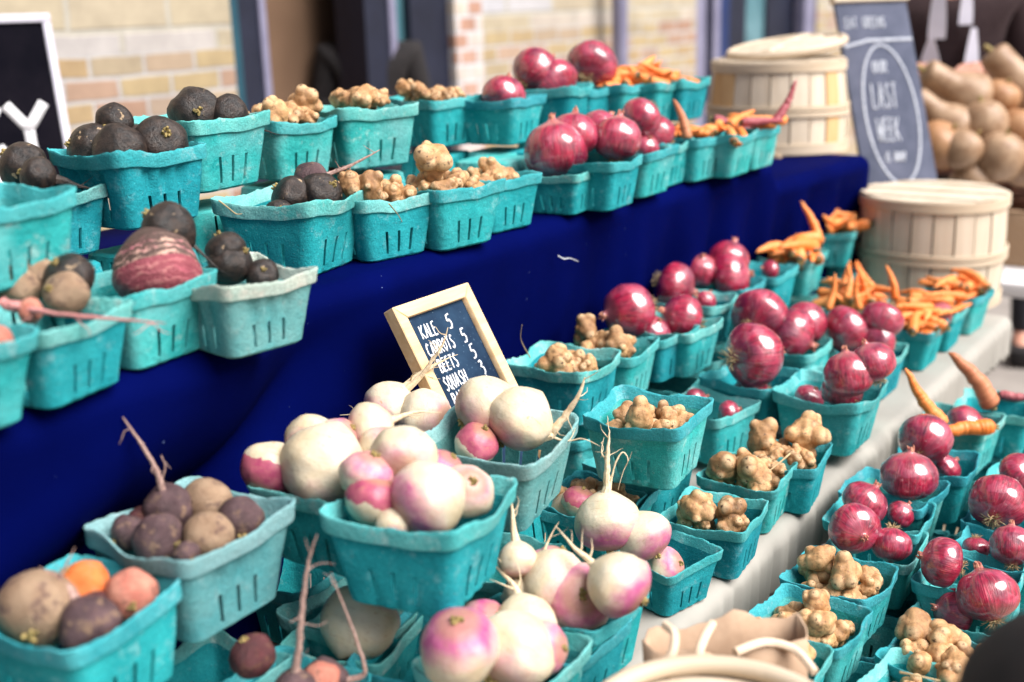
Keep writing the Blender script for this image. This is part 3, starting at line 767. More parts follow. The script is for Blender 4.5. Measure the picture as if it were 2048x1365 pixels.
# upper shelf, front row
basket('A0', fit(U + BH, r=(70, 660)), U, 'basket cut off by the left edge', 'teal basket cut off by the left edge at the front of the blue shelf', 4)
basket('A', fit(U + BH, r=(260, 598), b=(85, 655)), U, 'beet basket on the blue shelf', 'teal basket of tan beets with a long pink root hanging over its rim', 3)
basket('B', fit(U + BH, r=(430, 543), b=(258, 592)), U, 'basket of the huge striped root', 'teal basket filled by one huge striped pink and brown root', 2)
basket('C', fit(U + BH, r=(622, 532), b=(448, 582), t=(505, 488)), U - 0.002, 'pale fluted basket on the shelf edge', 'faded whitish green fluted basket of black radishes jutting over the shelf edge', 6, 'q0', (0, 0), 0.98)
basket('D', fit(U + BH, r=(735, 422), b=(622, 437), l=(415, 416)), U, 'black radish basket beside the muddy beet', 'teal basket with two black radishes and a wide empty corner', 8)
basket('E', fit(U + BH, r=(877, 394), b=(726, 412)), U, 'sunchoke basket with the muddy beet', 'teal basket of sunchokes with one muddy tailed beet on top', 2)
basket('F', fit(U + BH, r=(1012, 367), b=(876, 400)), U, 'sunchoke basket with the knobbly double tuber', 'teal basket of sunchokes topped by a knobbly double tuber', 2)
basket('G', corner(1087, 345, U + BH), U, 'sunchoke basket left of the big glossy onion', 'teal basket of small sunchokes left of the big glossy onion', -6)
basket('H', fit(U + BH, r=(1197, 322), b=(1152, 345), l=(1050, 322)), U, 'basket of the big glossy onion', 'teal basket turned corner-on holding the big glossy red onion', -24)
basket('I', corner(1293, 312, U + BH), U, 'onion basket right of the big glossy one', 'teal basket of round red onions right of the corner-on basket', 4)
basket('J', corner(1357, 292, U + BH), U, 'onion basket with a pink onion low down', 'teal basket with a pale pink onion low against its rim', 0)
basket('K', corner(1392, 278, U + BH), U, 'upper basket with onion and upright carrot', 'teal basket holding a red onion and an upright stubby carrot', 3)
basket('L', corner(1457, 268, U + BH), U, 'short carrot basket on the blue shelf', 'teal basket of short pale carrots left of the purple carrots', -3)
basket('M', corner(1520, 262, U + BH), U, 'mixed carrot basket on the blue shelf', 'teal basket of orange carrots with one purple carrot laid across', 2)
basket('N', corner(1567, 250, U + BH), U, 'carrot basket at the bushel foot', 'last teal basket of the front shelf row, touching the bushel basket', -2)
# upper shelf, second row near the left and rear row on upturned baskets
basket('b0', centre(-30, 395, UB + BH), UB, 'rear basket cut by the left edge', 'teal basket cut by the left edge below the black sign', 3)
basket('b1', fit(UB - 0.03 + BH, r=(218, 372), b=(34, 392)), UB - 0.03, 'fluted basket under the black sign', 'teal fluted basket of dusty black radishes under the black sign', 4, 'f1')
basket('b2', fit(UB - 0.004 + BH, r=(426, 298), b=(240, 338), l=(96, 316)), UB - 0.004, 'heaped black radish basket', 'teal basket heaped with five dusty black radishes below the brick wall', 3, 'f2', (0, 0), 1.15)
basket('b3', fit(UB + .012 + BH, r=(546, 258), b=(398, 272), l=(232, 246)), UB + .012, 'torn rimmed black radish basket', 'teal basket with torn rim holding two shiny black radishes', -4, None, (0, 0), 1.08)
basket('b4', fit(UB + BH, r=(680, 236), b=(548, 258)), UB, 'rear sunchoke basket beside the black radishes', 'teal rear basket of sunchokes right beside the black radishes', 5)
basket('b5', fit(UB + BH, r=(846, 222), b=(680, 240)), UB, 'heaped sunchoke basket before the doorway', 'teal rear basket heaped with sunchokes in front of the dark doorway', 2, None, (0, 0), 1.05)
basket('b6', fit(UB + BH, r=(970, 214), b=(862, 200), l=(768, 190)), UB, 'rear sunchoke basket before the window frame', 'teal rear basket of sunchokes in front of the dark window frame', -8, None, (0, 0), 1.05)
basket('b7', fit(UB + BH, r=(1088, 188), b=(1030, 218), l=(908, 184)), UB, 'rear basket with a sunken red onion', 'weathered teal rear basket with a red onion sunk low inside', -22)
basket('b8', fit(UB + BH, r=(1188, 176), b=(1148, 198), l=(1004, 174)), UB, 'rear basket of two leaning onions', 'teal rear basket holding two red onions that lean together', -12)
basket('b9', corner(1247, 170, UB + BH), UB, 'rear basket under the single tall onion', 'teal rear basket under the single tall red onion', 0)
basket('b10', corner(1307, 165, UB + BH), UB, 'rear carrot basket beside the tall onion', 'teal rear basket of pale carrots right beside the tall onion', 2)
basket('b11', corner(1374, 160, UB + BH), UB, 'heaped rear carrot basket', 'teal rear basket heaped with orange carrot ends', 0)
basket('b12', corner(1425, 156, UB + BH), UB, 'last rear carrot basket', 'last teal basket of the rear row, beside the bushel staves', -3)
for k in ('b0', 'b3', 'b4', 'b5', 'b6', 'b7', 'b8', 'b9', 'b10', 'b11', 'b12', 'b1', 'b2'):
    c = BASK[k]['c']
    basket('x' + k, (c.x, c.y), min(BASK[k]['zb'] - BH - 0.002, U) if k not in ('b1', 'b2') else U - 0.026, '', 'upturned teal basket propping up the ' + BASK[k]['ref'], None, None, (0, 0), 0.99, True)
for px, py, wd in ((985, 318, 'rear sunchoke basket'), (1075, 300, 'sunken onion basket')):
    c = centre(px, py, ZU + BH)
    basket('y%d' % px, c, U, '', 'upturned teal basket with ridged base in front of the ' + wd, 8, None, (0, 0), 1.0, True)

# middle table, rear rows (stacked)
basket('t1', fit(T2 + BH, r=(1245, 716), b=(1170, 773), l=(1010, 738), t=(1096, 686)), T2, 'small sunchoke basket beside the price board', 'teal basket of brown sunchokes right beside the small price board', -3)
basket('t2', fit(T2 + BH, r=(1318, 680), b=(1264, 722)), T2, 'sunchoke basket under the crimson onion', 'teal basket of pale sunchokes below the crimson onion', -4)
basket('t3', fit(T2 + BH, r=(1403, 655), b=(1323, 678)), T2, 'basket of the crimson and pale pink onions', 'teal basket with one crimson onion and one pale pink onion', -4)
basket('t4', fit(T2 + BH, r=(1446, 640)), T2, 'basket of the single flame red onion', 'teal basket with a single flame red onion lying low', 6)
basket('t5', corner(1480, 592, T2 + BH), T2, 'onion basket against the blue cloth', 'teal basket with a pinkish onion leaning on the blue cloth side', 0)
basket('t6', corner(1536, 560, T2 + BH), T2, 'basket of three onions against the blue cloth', 'teal basket of three red onions against the blue cloth', 3)
basket('t7', corner(1600, 535, T2 + BH), T2, 'basket with one tiny onion bulb', 'teal basket with one tiny purple onion bulb showing', 0)
basket('t8', corner(1658, 505, T2 + BH), T2, 'long carrot basket against the blue cloth', 'teal basket with long pale carrots lying over its rim', 4)
basket('t9', corner(1728, 455, T2 + BH), T2, 'tilted carrot basket beside the bushel', 'teal basket of carrots at the far end touching the wooden bushel', 14)
# middle table, front rows
basket('f9', fit(T + 0.03 + BH, l=(1400, 752), b=(1535, 792)), T + 0.03, 'basket of the rooty onion', 'teal basket carrying the large onion with the rooty tuft', 2)
basket('f15', centre(1580, 690, T + 0.03 + BH), T + 0.03, 'basket of three piled onions behind the rooty one', 'teal basket of three piled red onions behind the rooty onion', -3)
basket('f8', fit(T + 0.02 + BH, r=(1770, 786), b=(1722, 832), l=(1537, 792)), T + 0.02, 'basket of the three stacked onions', 'teal basket of three stacked red onions at the white cloth edge', -2)
basket('f10', corner(1820, 692, T + BH), T, 'edge basket of the dark onion', 'teal basket at the cloth edge with two onions over its rim', 0)
basket('f17', corner(1768, 755, T + BH), T, 'edge basket between two onion baskets', 'teal basket squeezed at the cloth edge between two onion baskets', 4)
basket('f12', corner(1895, 642, T + BH), T, 'carrot basket with the fat purple root', 'teal basket at the cloth edge carrying a fat purple root', 0)
basket('f13', corner(1940, 610, T + BH), T, 'carrot basket second from the far end', 'teal basket of small carrots second from the far table end', 2)
basket('f14', corner(1985, 580, T + BH), T, 'carrot basket at the far table end', 'teal basket of small carrots at the far table corner', -2)
basket('f16', centre(1700, 608, T + 0.02 + BH), T + 0.02, 'basket of the upright carrot heap', 'teal basket under the upright heap of orange carrots', 0)
basket('f11', centre(1415, 810, T + 0.012 + BH), T + 0.012, 'low basket with two pink onion tops', 'low teal basket with only two pink onion tops showing', -8)
basket('f7', fit(T + BH, r=(1660, 893), b=(1634, 928)), T, 'sunchoke basket with the many-knobbed tuber', 'teal basket of sunchokes at the cloth edge with a many-knobbed tuber', -3)
basket('f6', fit(T + BH, r=(1592, 923), b=(1552, 968)), T, 'sunchoke basket with a thin dry root', 'teal basket of brown sunchokes with a thin dry root', 3)
basket('f5', fit(T + BH, r=(1537, 1000), b=(1488, 1055)), T, 'sunchoke basket beneath the stacked one', 'teal basket of sunchokes partly beneath a stacked basket', -2)
basket('f3', fit(T2 + 0.015 + BH, r=(1428, 812), b=(1362, 878), l=(1160, 842), t=(1236, 795)), T2 + 0.015, 'stacked sunchoke basket', 'teal basket of sunchokes stacked on top of its neighbours, dented base', -12, 'n4', (0, 0), 1.08)
basket('f4', fit(T + BH, r=(1437, 1070), t=(1330, 1040)), T, 'turnip basket below the stacked sunchokes', 'teal basket at the cloth edge below the stacked sunchokes, with turnips', 0, None, (0, 0), 1.05)
basket('r1', (1.36, .815), T, 'sunchoke basket under the dented stacked one', 'teal basket of sunchokes squashed under the dented stacked basket', 3)
basket('r2', (1.51, .825), T, '', 'teal basket behind the sunchokes with the thin dry root', -4)
basket('r4', (1.02, .67), T, '', 'teal basket tucked behind the near paper bag', -6)
basket('n9', centre(1180, 1000, T + BH), T, 'buried sunchoke basket', 'teal sunchoke basket buried between the turnip baskets', 3)
basket('f2', fit(T2 + 0.05 + BH, r=(1166, 856), b=(1042, 976), l=(848, 880), t=(918, 800)), T2 + 0.05, 'tilted pale turnip basket', 'pale tilted basket with two big white turnips', 14, 'p2', (5, -6), 1.12)
basket('f1', fit(T2 + 0.055 + BH, r=(1040, 962), b=(888, 1112), l=(650, 1088)), T2 + 0.055, 'central turnip basket', 'large teal basket heaped with purple turnips in the centre front', 6, 'n1', (0, 0), 1.12)
basket('n3', centre(690, 965, T2 + .05 + BH), T2 + .05, 'white turnip basket behind the centre', 'teal basket heaped with big white turnips against the blue cloth', 2, None, (0, 0), 1.12)
basket('n3b', centre(835, 855, T2 + .02 + BH), T2 + .02, 'turnip basket before the price board', 'teal basket with two hairy turnips in front of the price board', 0)
basket('n6', corner(1295, 1185, T + 0.01 + BH), T + 0.01, 'near edge turnip basket', 'teal basket heaped with three large turnips at the near cloth edge', 0, None, (0, 0), 1.08)
basket('n5', centre(1010, 1320, T + 0.01 + BH), T + 0.01, 'turnip basket at the bottom edge', 'teal basket with a purple crowned turnip at the bottom edge', 3, None, (0, 0), 1.05)
basket('n4', fit(T + BH, l=(560, 1290), t=(668, 1192)), T, 'low basket of one white turnip', 'low teal basket with one white turnip under the central basket', -8)
basket('n7', centre(560, 1385, T + BH), T, 'long tailed beet basket', 'teal basket of beets with long upright tails at the bottom', 0)
basket('n1', fit(T2 + 0.05 + BH, r=(602, 1070), b=(376, 1156), l=(157, 1076), t=(374, 986)), T2 + 0.05, 'pale beet basket', 'faded greenish basket of dusty purple beets against the blue cloth', 12, 'q1', (0, 0), 1.1)
basket('n2', fit(T2 + 0.035 + BH, r=(395, 1200), b=(150, 1320), t=(150, 1128)), T2 + 0.035, 'corner beet basket with the orange beet', 'teal basket in the lower left with one orange beet', 8, 'n5', (0, 0), 1.08)
basket('n8', centre(585, 1130, T + BH), T, '', 'shaded teal basket wedged behind the central turnip basket', 4)
# supports under the stacked rows
for k, why in (('t1', 0), ('t3', 0), ('t5', 0), ('t7', 0), ('t9', 0), ('f1', 0), ('n3', 0), ('n3b', 0), ('n1', 0), ('n2', 0), ('f2', 0), ('t2', 0), ('t4', 0), ('t6', 0), ('t8', 0)):
    c = BASK[k]['c']
    basket('z' + k, (c.x, c.y), T, '', 'lower teal basket under the ' + BASK[k]['ref'], None, None, (0, 0), 1.0)
# low bench, inner column (stacked) and outer column
basket('l1', fit(L1 + BH, r=(1667, 1302)), L1, 'sunchoke basket beside the paper bag', 'teal basket of sunchokes half hidden by the brown paper bag', -3)
basket('l2', fit(L1 + BH, r=(1749, 1222), b=(1685, 1290), l=(1490, 1236)), L1, 'golden sunchoke basket under the cloth edge', 'teal basket of golden brown sunchokes just under the cloth edge', 0)
basket('l3', fit(L1 + BH, r=(1801, 1136), b=(1735, 1195)), L1, 'pale sunchoke basket below the onions', 'teal basket of pale sunchokes just below the low onions', -4)
basket('l4', fit(L1 + BH, r=(1855, 1071), b=(1820, 1116)), L1, 'basket of the onion with open neck', 'teal basket with an onion showing its open cut neck', 2)
basket('l5', corner(1877, 1011, L1 + BH), L1, 'basket of the striped slanting onion', 'teal basket with a pink striped onion slanting upwards', 4)
basket('l6', corner(1899, 966, L1 + BH), L1, 'basket of the broad flaky onion', 'teal basket with a broad onion whose top skin flakes', -2)
basket('l7', corner(1967, 912, L1 + BH), L1, 'basket of the pink rooty onion', 'teal basket with a pink onion showing a root tuft', 3)
basket('l8', corner(2010, 830, L1 + BH), L1, 'basket of carrots behind a low onion', 'teal basket mixing carrots with one onion near the right edge', -4)
basket('l9', corner(2085, 800, L1 + BH), L1, 'basket of the leaning brown carrot', 'teal basket with a thick brown carrot leaning out', 4)
basket('m7', centre(1850, 1385, L2 + BH), L2, 'sunchoke basket at the bottom right', 'teal basket of sunchokes cut by the bottom edge at right', -6)
basket('m1', fit(L2 + BH, l=(1746, 1302), t=(1850, 1243)), L2, 'sunchoke basket beside the black bag', 'teal basket of large sunchokes beside the black bag', -5, None, (0, 0), 1.05)
basket('m2', fit(L2 + BH, l=(1827, 1202), t=(1880, 1160)), L2, 'basket of the largest right edge onion', 'teal basket with the largest onion at the right edge', -5, None, (0, 0), 1.05)
basket('m3', centre(1945, 1150, L2 + 0.02 + BH), L2 + 0.02, 'basket of the sideways onion', 'teal basket behind an onion lying sideways with roots right', 3)
basket('m4', centre(2010, 1095, L2 + 0.02 + BH), L2 + 0.02, 'basket of the half cut off onion', 'teal basket with a dark onion cut by the right edge', -4)
basket('m5', centre(2030, 1035, L2 + 0.02 + BH), L2 + 0.02, 'basket of the tufted onion', 'teal basket under a tufted onion close to the right edge', 2)
basket('m6', centre(2060, 965, L2 + 0.02 + BH), L2 + 0.02, 'topmost right edge onion basket', 'teal basket cut by the right edge with a split onion', 0)
for k in ('l1', 'l2', 'l3', 'l4', 'l5', 'l6', 'l7', 'l8', 'l9', 'm1', 'm2', 'm3', 'm4', 'm5', 'm6', 'm7'):
    c = BASK[k]['c']; dz = BASK[k]['zb']
    basket('w' + k, (c.x + 0.012, c.y - 0.004), ZL + 0.001, '', 'lower teal basket nested under the ' + BASK[k]['ref'], None, None, (0, 0), 0.99)

# ------------------------------------------------------------------ vegetables: prototypes
ONP = [(-.86, .02), (-.885, .09), (-.86, .20), (-.79, .42), (-.61, .74), (-.34, .95), (0, 1.0), (.30, .965), (.54, .84), (.70, .66), (.80, .46), (.86, .29), (.905, .18), (.96, .125), (1.02, .11)]
def onion_proto(i):
    rnd = random.Random(50 + i); st = rnd.uniform(.9, 1.12)
    prof = [(z * (0.92 if z < .6 else 1) * st, r) for z, r in ONP]
    body = lathe_mesh(prof, 40, 3, 0.05, i, 9, 0.004, 'red_onion'); body.materials.append(ONION)
    bm = bmesh.new()
    for k in range(rnd.randint(5, 8)):
        a = rnd.uniform(0, 6.28); t = rnd.uniform(.05, .12)
        p0 = Vector((math.cos(a) * .09, math.sin(a) * .09, .93 * st)); p1 = Vector((math.cos(a) * t, math.sin(a) * t, rnd.uniform(1.02, 1.10) * st)); p2 = p1 + Vector((rnd.uniform(-.08, .08), rnd.uniform(-.08, .08), rnd.uniform(.02, .14)))
        add_tube(bm, [p0, p1, p2], [.065, .05, .012], 6)
    neck = mesh_from(bm, 'neck'); neck.materials.append(ONION_NECK)
    bm = bmesh.new()
    nz = prof[0][0]
    for k in range(rnd.randint(34, 52)):
        a = rnd.uniform(0, 6.28); r0 = rnd.uniform(0, .16)
        p = Vector((math.cos(a) * r0, math.sin(a) * r0, nz + .02)); pts = [p]
        d = Vector((math.cos(a) * .8, math.sin(a) * .8, -rnd.uniform(.3, 1.2)))
        for s in range(4):
            d += Vector((rnd.uniform(-.6, .6), rnd.uniform(-.6, .6), rnd.uniform(-.3, .5))); p = p + d.normalized() * rnd.uniform(.06, .12); pts.append(p)
        add_tube(bm, pts, [.016, .014, .012, .009, .004], 4)
    roots = mesh_from(bm, 'roots'); roots.materials.append(ROOTHAIR)
    return body, neck, roots
ONIONS = [onion_proto(i) for i in range(6)]

def choke_proto(i):
    rnd = random.Random(300 + i)
    bm = bmesh.new(); bmesh.ops.create_icosphere(bm, subdivisions=5, radius=1.0)
    el = Vector((rnd.uniform(.95, 1.25), rnd.uniform(.72, .9), rnd.uniform(.66, .84)))
    lumps = []
    for k in range(rnd.randint(6, 11)):
        d = Vector((rnd.gauss(0, 1), rnd.gauss(0, 1), rnd.gauss(0, .8))).normalized()
        rr = rnd.uniform(.20, .46)
        base = Vector((d.x * el.x, d.y * el.y, d.z * el.z)) * rnd.uniform(.50, .86)
        lumps.append((base, rr))
    verts = bm.verts[:]; tip, cre, eye = [], [], []
    for v in verts:
        d = v.co.normalized()
        r0 = 1 / math.sqrt((d.x / el.x) ** 2 + (d.y / el.y) ** 2 + (d.z / el.z) ** 2)
        r0 *= 0.80 + 0.10 * noise.noise(d * 1.6 + Vector((i * 3.7, 0, 0)))
        best, second, ld, lt = r0, 0, 0, 0
        vals = [r0]
        for c, rr in lumps:
            pj = d.dot(c); disc = rr * rr - (c.length_squared - pj * pj)
            if disc > 0 and pj > 0:
                e = pj + math.sqrt(disc); vals.append(e)
                if e >= max(vals): ld = (d * e - c).normalized().dot(c.normalized()); lt = 1 if e > r0 else 0
        vals.sort(reverse=True)
        r = vals[0]
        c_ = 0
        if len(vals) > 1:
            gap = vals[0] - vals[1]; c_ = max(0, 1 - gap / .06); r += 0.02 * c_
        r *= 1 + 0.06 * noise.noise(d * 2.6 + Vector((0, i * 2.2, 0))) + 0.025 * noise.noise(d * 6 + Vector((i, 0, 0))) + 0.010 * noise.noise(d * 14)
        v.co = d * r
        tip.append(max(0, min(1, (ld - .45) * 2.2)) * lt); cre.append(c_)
        eye.append(1.0 if (lt and ld > .985 and rnd.random() < .8) else 0.0)
    bmesh.ops.smooth_vert(bm, verts=verts, factor=0.5, use_axis_x=True, use_axis_y=True, use_axis_z=True)
    bmesh.ops.smooth_vert(bm, verts=verts, factor=0.35, use_axis_x=True, use_axis_y=True, use_axis_z=True)
    me = mesh_from(bm, 'sunchoke', 0)
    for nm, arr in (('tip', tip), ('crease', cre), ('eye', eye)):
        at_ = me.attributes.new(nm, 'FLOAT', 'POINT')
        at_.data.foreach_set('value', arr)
    me.materials.append(SUNCHOKE)
    return me
CHOKES = [choke_proto(i) for i in range(11)]

def radish_proto(i, mat, name, long=1.0):
    rnd = random.Random(500 + i)
    prof = [(-1.05 * long, .03), (-1.0 * long, .16), (-.85 * long, .45), (-.55 * long, .80), (-.15, 1.0), (.25, .98), (.55, .82), (.75, .56), (.84, .30), (.86, .05)]
    body = lathe_mesh(prof, 36, 3, 0.11 if 'turnip' in name else 0.12, 60 + i, name=name, squash=(1, rnd.uniform(.92, 1.05))); body.materials.append(mat)
    bm = bmesh.new()
    for k in range(9):
        a = k * 2.4 + rnd.uniform(-.4, .4); q = rnd.uniform(.02, .15); add_tube(bm, [(math.cos(a) * q, math.sin(a) * q, .78), (math.cos(a) * q * 1.15, math.sin(a) * q * 1.15, .88), (math.cos(a) * q * 1.3 + rnd.uniform(-.03, .03), math.sin(a) * q * 1.3 + rnd.uniform(-.03, .03), rnd.uniform(.90, 1.02))], [.075, .065, rnd.uniform(.02, .05)], 6)
    stem = mesh_from(bm, 'stem'); stem.materials.append(STEM)
    return body, stem
def tail_mesh(seed, length, r0, mat, hairs=3, curl=0.5):
    rnd = random.Random(seed); bm = bmesh.new()
    p = Vector((0, 0, 0)); d = Vector((0, 0, -1)); pts = [p.copy()]; rs = [r0]
    n = 9
    for k in range(n):
        d = (d + Vector((rnd.uniform(-1, 1), rnd.uniform(-1, 1), 0)) * curl * .35).normalized()
        p = p + d * (length / n); pts.append(p.copy()); t = (k + 1) / n; rs.append(r0 * ((1 - t) ** 1.4 * .85 + .06))
    add_tube(bm, pts, rs, 8)
    for h in range(hairs):
        s = rnd.randint(1, n - 3); q = pts[s].copy(); dd = Vector((rnd.uniform(-1, 1), rnd.uniform(-1, 1), -.4)).normalized(); hp = [q.copy()]
        for k in range(5):
            dd = (dd + Vector((rnd.uniform(-.5, .5), rnd.uniform(-.5, .5), rnd.uniform(-.5, .2)))).normalized(); q = q + dd * length * .09; hp.append(q.copy())
        add_tube(bm, hp, [rs[s] * .35, rs[s] * .28, rs[s] * .22, rs[s] * .16, rs[s] * .1, rs[s] * .05], 5)
    me = mesh_from(bm, 'tail_root'); me.materials.append(mat)
    return me
RAD = {}
for i in range(3):
    RAD['black', i] = radish_proto(i, BLACKR, 'black_radish')
    for nm, mt in (('purple', TURN_P), ('white', TURN_W), ('magenta', TURN_M), ('pink', TURN_K)):
        RAD[nm, i] = radish_proto(10 + i, mt, 'turnip', 0.97)
    for nm, mt in (('beet', BEET), ('tan', BEET_T), ('dark', BEET_D), ('orange', BEET_O), ('reddish', BEET_R)):
        RAD[nm, i] = radish_proto(20 + i, mt, 'beet', 1.0)
RAD['striped', 0] = radish_proto(33, STRIPED, 'striped_root', 1.05)

def carrot_proto(i, mat, fat=1.0):
    rnd = random.Random(700 + i); L = 1.0
    bm = bmesh.new(); pts, rs = [], []
    bx, by = rnd.uniform(-.12, .12), rnd.uniform(-.12, .12)
    for k in range(17):
        t = k / 16
        pts.append((bx * math.sin(t * 3.1) + .01 * rnd.uniform(-1, 1), by * math.sin(t * 2.6), t))
        r = .105 * fat * (min(1, (1 - t) ** .5) * .90 + .05) * (1 + .05 * rnd.uniform(-1, 1))
        if k == 0: r *= .55
        if k == 1: r *= .92
        rs.append(r)
    add_tube(bm, pts, rs, 12)
    body = mesh_from(bm, 'carrot', 0); body.materials.append(mat)
    bm = bmesh.new()
    for k in range(4):
        a = k * 1.6; add_tube(bm, [(math.cos(a) * .02, math.sin(a) * .02, 0.01), (math.cos(a) * .028, math.sin(a) * .028, -.05)], [.016, .012], 5)
    top = mesh_from(bm, 'stem'); top.materials.append(STEM)
    return body, top
CARR = {}
for i in range(4):
    CARR['orange', i] = carrot_proto(i, CARROT, 1.15)
    CARR['purple', i] = carrot_proto(20 + i, CARROT_P, 1.05)
    CARR['brown', i] = carrot_proto(40 + i, CARROT_B, 1.35)

# ------------------------------------------------------------------ vegetables: placing
_n = [0]
RAISE = dict(n1=.014, n2=.012, f1=.012, n3=.012, n5=.012, n6=.014, n4=.01, f4=.006, A=.006, C=.010, b2=.012, b1=.006, f2=.012, D=.006)
def veg_loc(px, py, bk, off, rp=0):
    B = BASK[bk]; c = B['c']; off += RAISE.get(bk, 0)
    P = at(px, py, B['zr'] + off); d = ray(px, py); vh = Vector((d.x, d.y)); L = vh.length; vh /= L
    s = (Vector((P.x, P.y)) - c).dot(vh); lim = 0.062 * B['s']
    if abs(s) > lim:                    # keep it over its own basket
        P = P + d * ((max(-lim, min(lim, s)) - s) / L)
    if rp:                              # and inside its walls
        r = rp * depth(P) / FPX * 1.02; h = P.z - B['zr']; sc = B['s']
        P.z = max(P.z, B['zb'] + r * .9)
        if h < r * .97:
            half = .0585 * sc - max(0, -h) * .15; e = r if h <= 0 else math.sqrt(max(0, r * r - h * h))
            m_ = max(0.002, half - e); a = B['rot']; v = Vector((P.x, P.y)) - c
            x, y = v.x * math.cos(a) + v.y * math.sin(a), -v.x * math.sin(a) + v.y * math.cos(a)
            M_ = max(m_, half - e * .5); x2, y2 = max(-m_, min(M_, x)), max(-m_, min(M_, y))
            if DEBUG and math.hypot(x - x2, y - y2) > .012: open('/workdir/t/dbg.txt', 'a').write('PUSH %s (%d,%d) r %.3f by %.3f h %.3f%s' % (bk, px, py, r, math.hypot(x - x2, y - y2), h, chr(10)))
            P.x = c.x + x2 * math.cos(a) - y2 * math.sin(a); P.y = c.y + x2 * math.sin(a) + y2 * math.cos(a)
    return P
def onion(px, py, rp, bk, off, axis, desc, spin=None, sq=1.0):
    _n[0] += 1
    P = veg_loc(px, py, bk, off, rp); r = rp * depth(P) / FPX
    body, neck, roots = ONIONS[_n[0] % 6]
    o = link('red_onion', body, None); o.location = P; o.rotation_mode = 'QUATERNION'
    o.rotation_quaternion = orient(img(*axis), random.uniform(0, 6.28) if spin is None else spin)
    o.scale = (r * sq, r * sq, r * .97)
    link('neck', neck, None, o); link('roots', roots, None, o)
    tag(o, desc + ' in the ' + BASK[bk]['ref'], 'onion', 'red onions on the stall')
    return o
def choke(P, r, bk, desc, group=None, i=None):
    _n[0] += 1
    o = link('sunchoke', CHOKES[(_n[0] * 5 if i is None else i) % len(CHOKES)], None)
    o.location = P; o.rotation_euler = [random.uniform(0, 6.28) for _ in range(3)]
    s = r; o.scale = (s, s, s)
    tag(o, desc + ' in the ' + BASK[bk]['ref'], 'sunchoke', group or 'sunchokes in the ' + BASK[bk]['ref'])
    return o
def chokeat(px, py, r, bk, off, desc, group=None, i=None):
    P = veg_loc(px, py, bk, off); P = veg_loc(px, py, bk, off, r * .9 * FPX / depth(P))
    return choke(P, r, bk, desc, group, i)
def choke_pile(bk, word, level=0.0, n=(3, 11), rr=(0.0145, 0.0235)):
    b = BASK[bk]; c = b['c']
    rot = b['o'].rotation_euler.z
    for layer, cnt in enumerate(n):
        placed = []
        for k in range(cnt):
            for tr in range(60):
                u, v = random.uniform(-1, 1), random.uniform(-1, 1)
                lim = (0.028 if layer == 0 else 0.039)
                x, y = u * lim, v * lim
                if all((x - a) ** 2 + (y - bb) ** 2 > (0.024 if tr < 40 else 0.017) ** 2 for a, bb in placed): break
            placed.append((x, y)); r = random.uniform(*rr)
            X = c.x + x * math.cos(rot) - y * math.sin(rot); Y = c.y + x * math.sin(rot) + y * math.cos(rot)
            dome = 0.012 * (1 - (u * u + v * v) / 2)
            z = b['zr'] - 0.036 + layer * 0.020 + level + dome
            choke((X, Y, z), r, bk, word + ' sunchoke heaped')
def root(kind, px, py, rp, bk, off, axis, desc, tail=None, cat=None, sc=(1, 1, 1), stem=True, hairs=3, tailmat=None, curl=.5, loc=None):
    """round root vegetable; axis points to its crown"""
    _n[0] += 1
    P = veg_loc(px, py, bk, off, rp); r = rp * depth(P) / FPX
    if loc:                             # (x, y) in half widths of its basket, height of the centre over the rim, radius
        B = BASK[bk]; h = .056 * B['s']; a = B['rot']; x, y = loc[0] * h, loc[1] * h
        P = Vector((B['c'].x + x * math.cos(a) - y * math.sin(a), B['c'].y + x * math.sin(a) + y * math.cos(a), B['zr'] + loc[2] - .013)); r = loc[3]
    v = (kind, _n[0] % 3) if (kind, 1) in RAD else (kind, 0)
    body, st = RAD[v]
    nm = {'black': 'black_radish', 'purple': 'turnip', 'white': 'turnip', 'magenta': 'turnip', 'pink': 'turnip', 'striped': 'striped_root'}.get(kind, 'beet')
    o = link(nm, body, None); o.location = P; o.rotation_mode = 'QUATERNION'
    o.rotation_quaternion = orient(img(*axis), random.uniform(0, 6.28)); o.scale = (r * sc[0], r * sc[1], r * sc[2])
    if stem: link('stem', st, None, o)
    if tail:
        mt = tailmat or (TAIL if nm == 'turnip' else BEETTAIL if nm != 'black_radish' else BLACKR)
        tm = tail_mesh(_n[0] * 7, tail[0] / r if tail[0] < 1 else tail[0], tail[1], mt, hairs, curl)
        t = link('tail_root', tm, None, o); t.location = (0, 0, -0.93)
    cats = {'black_radish': 'radish', 'turnip': 'turnip', 'beet': 'beet', 'striped_root': 'root vegetable'}
    tag(o, desc + ' in the ' + BASK[bk]['ref'], cat or cats[nm], {'radish': 'black radishes', 'turnip': 'turnips', 'beet': 'beets'}.get(cats[nm], None))
    return o
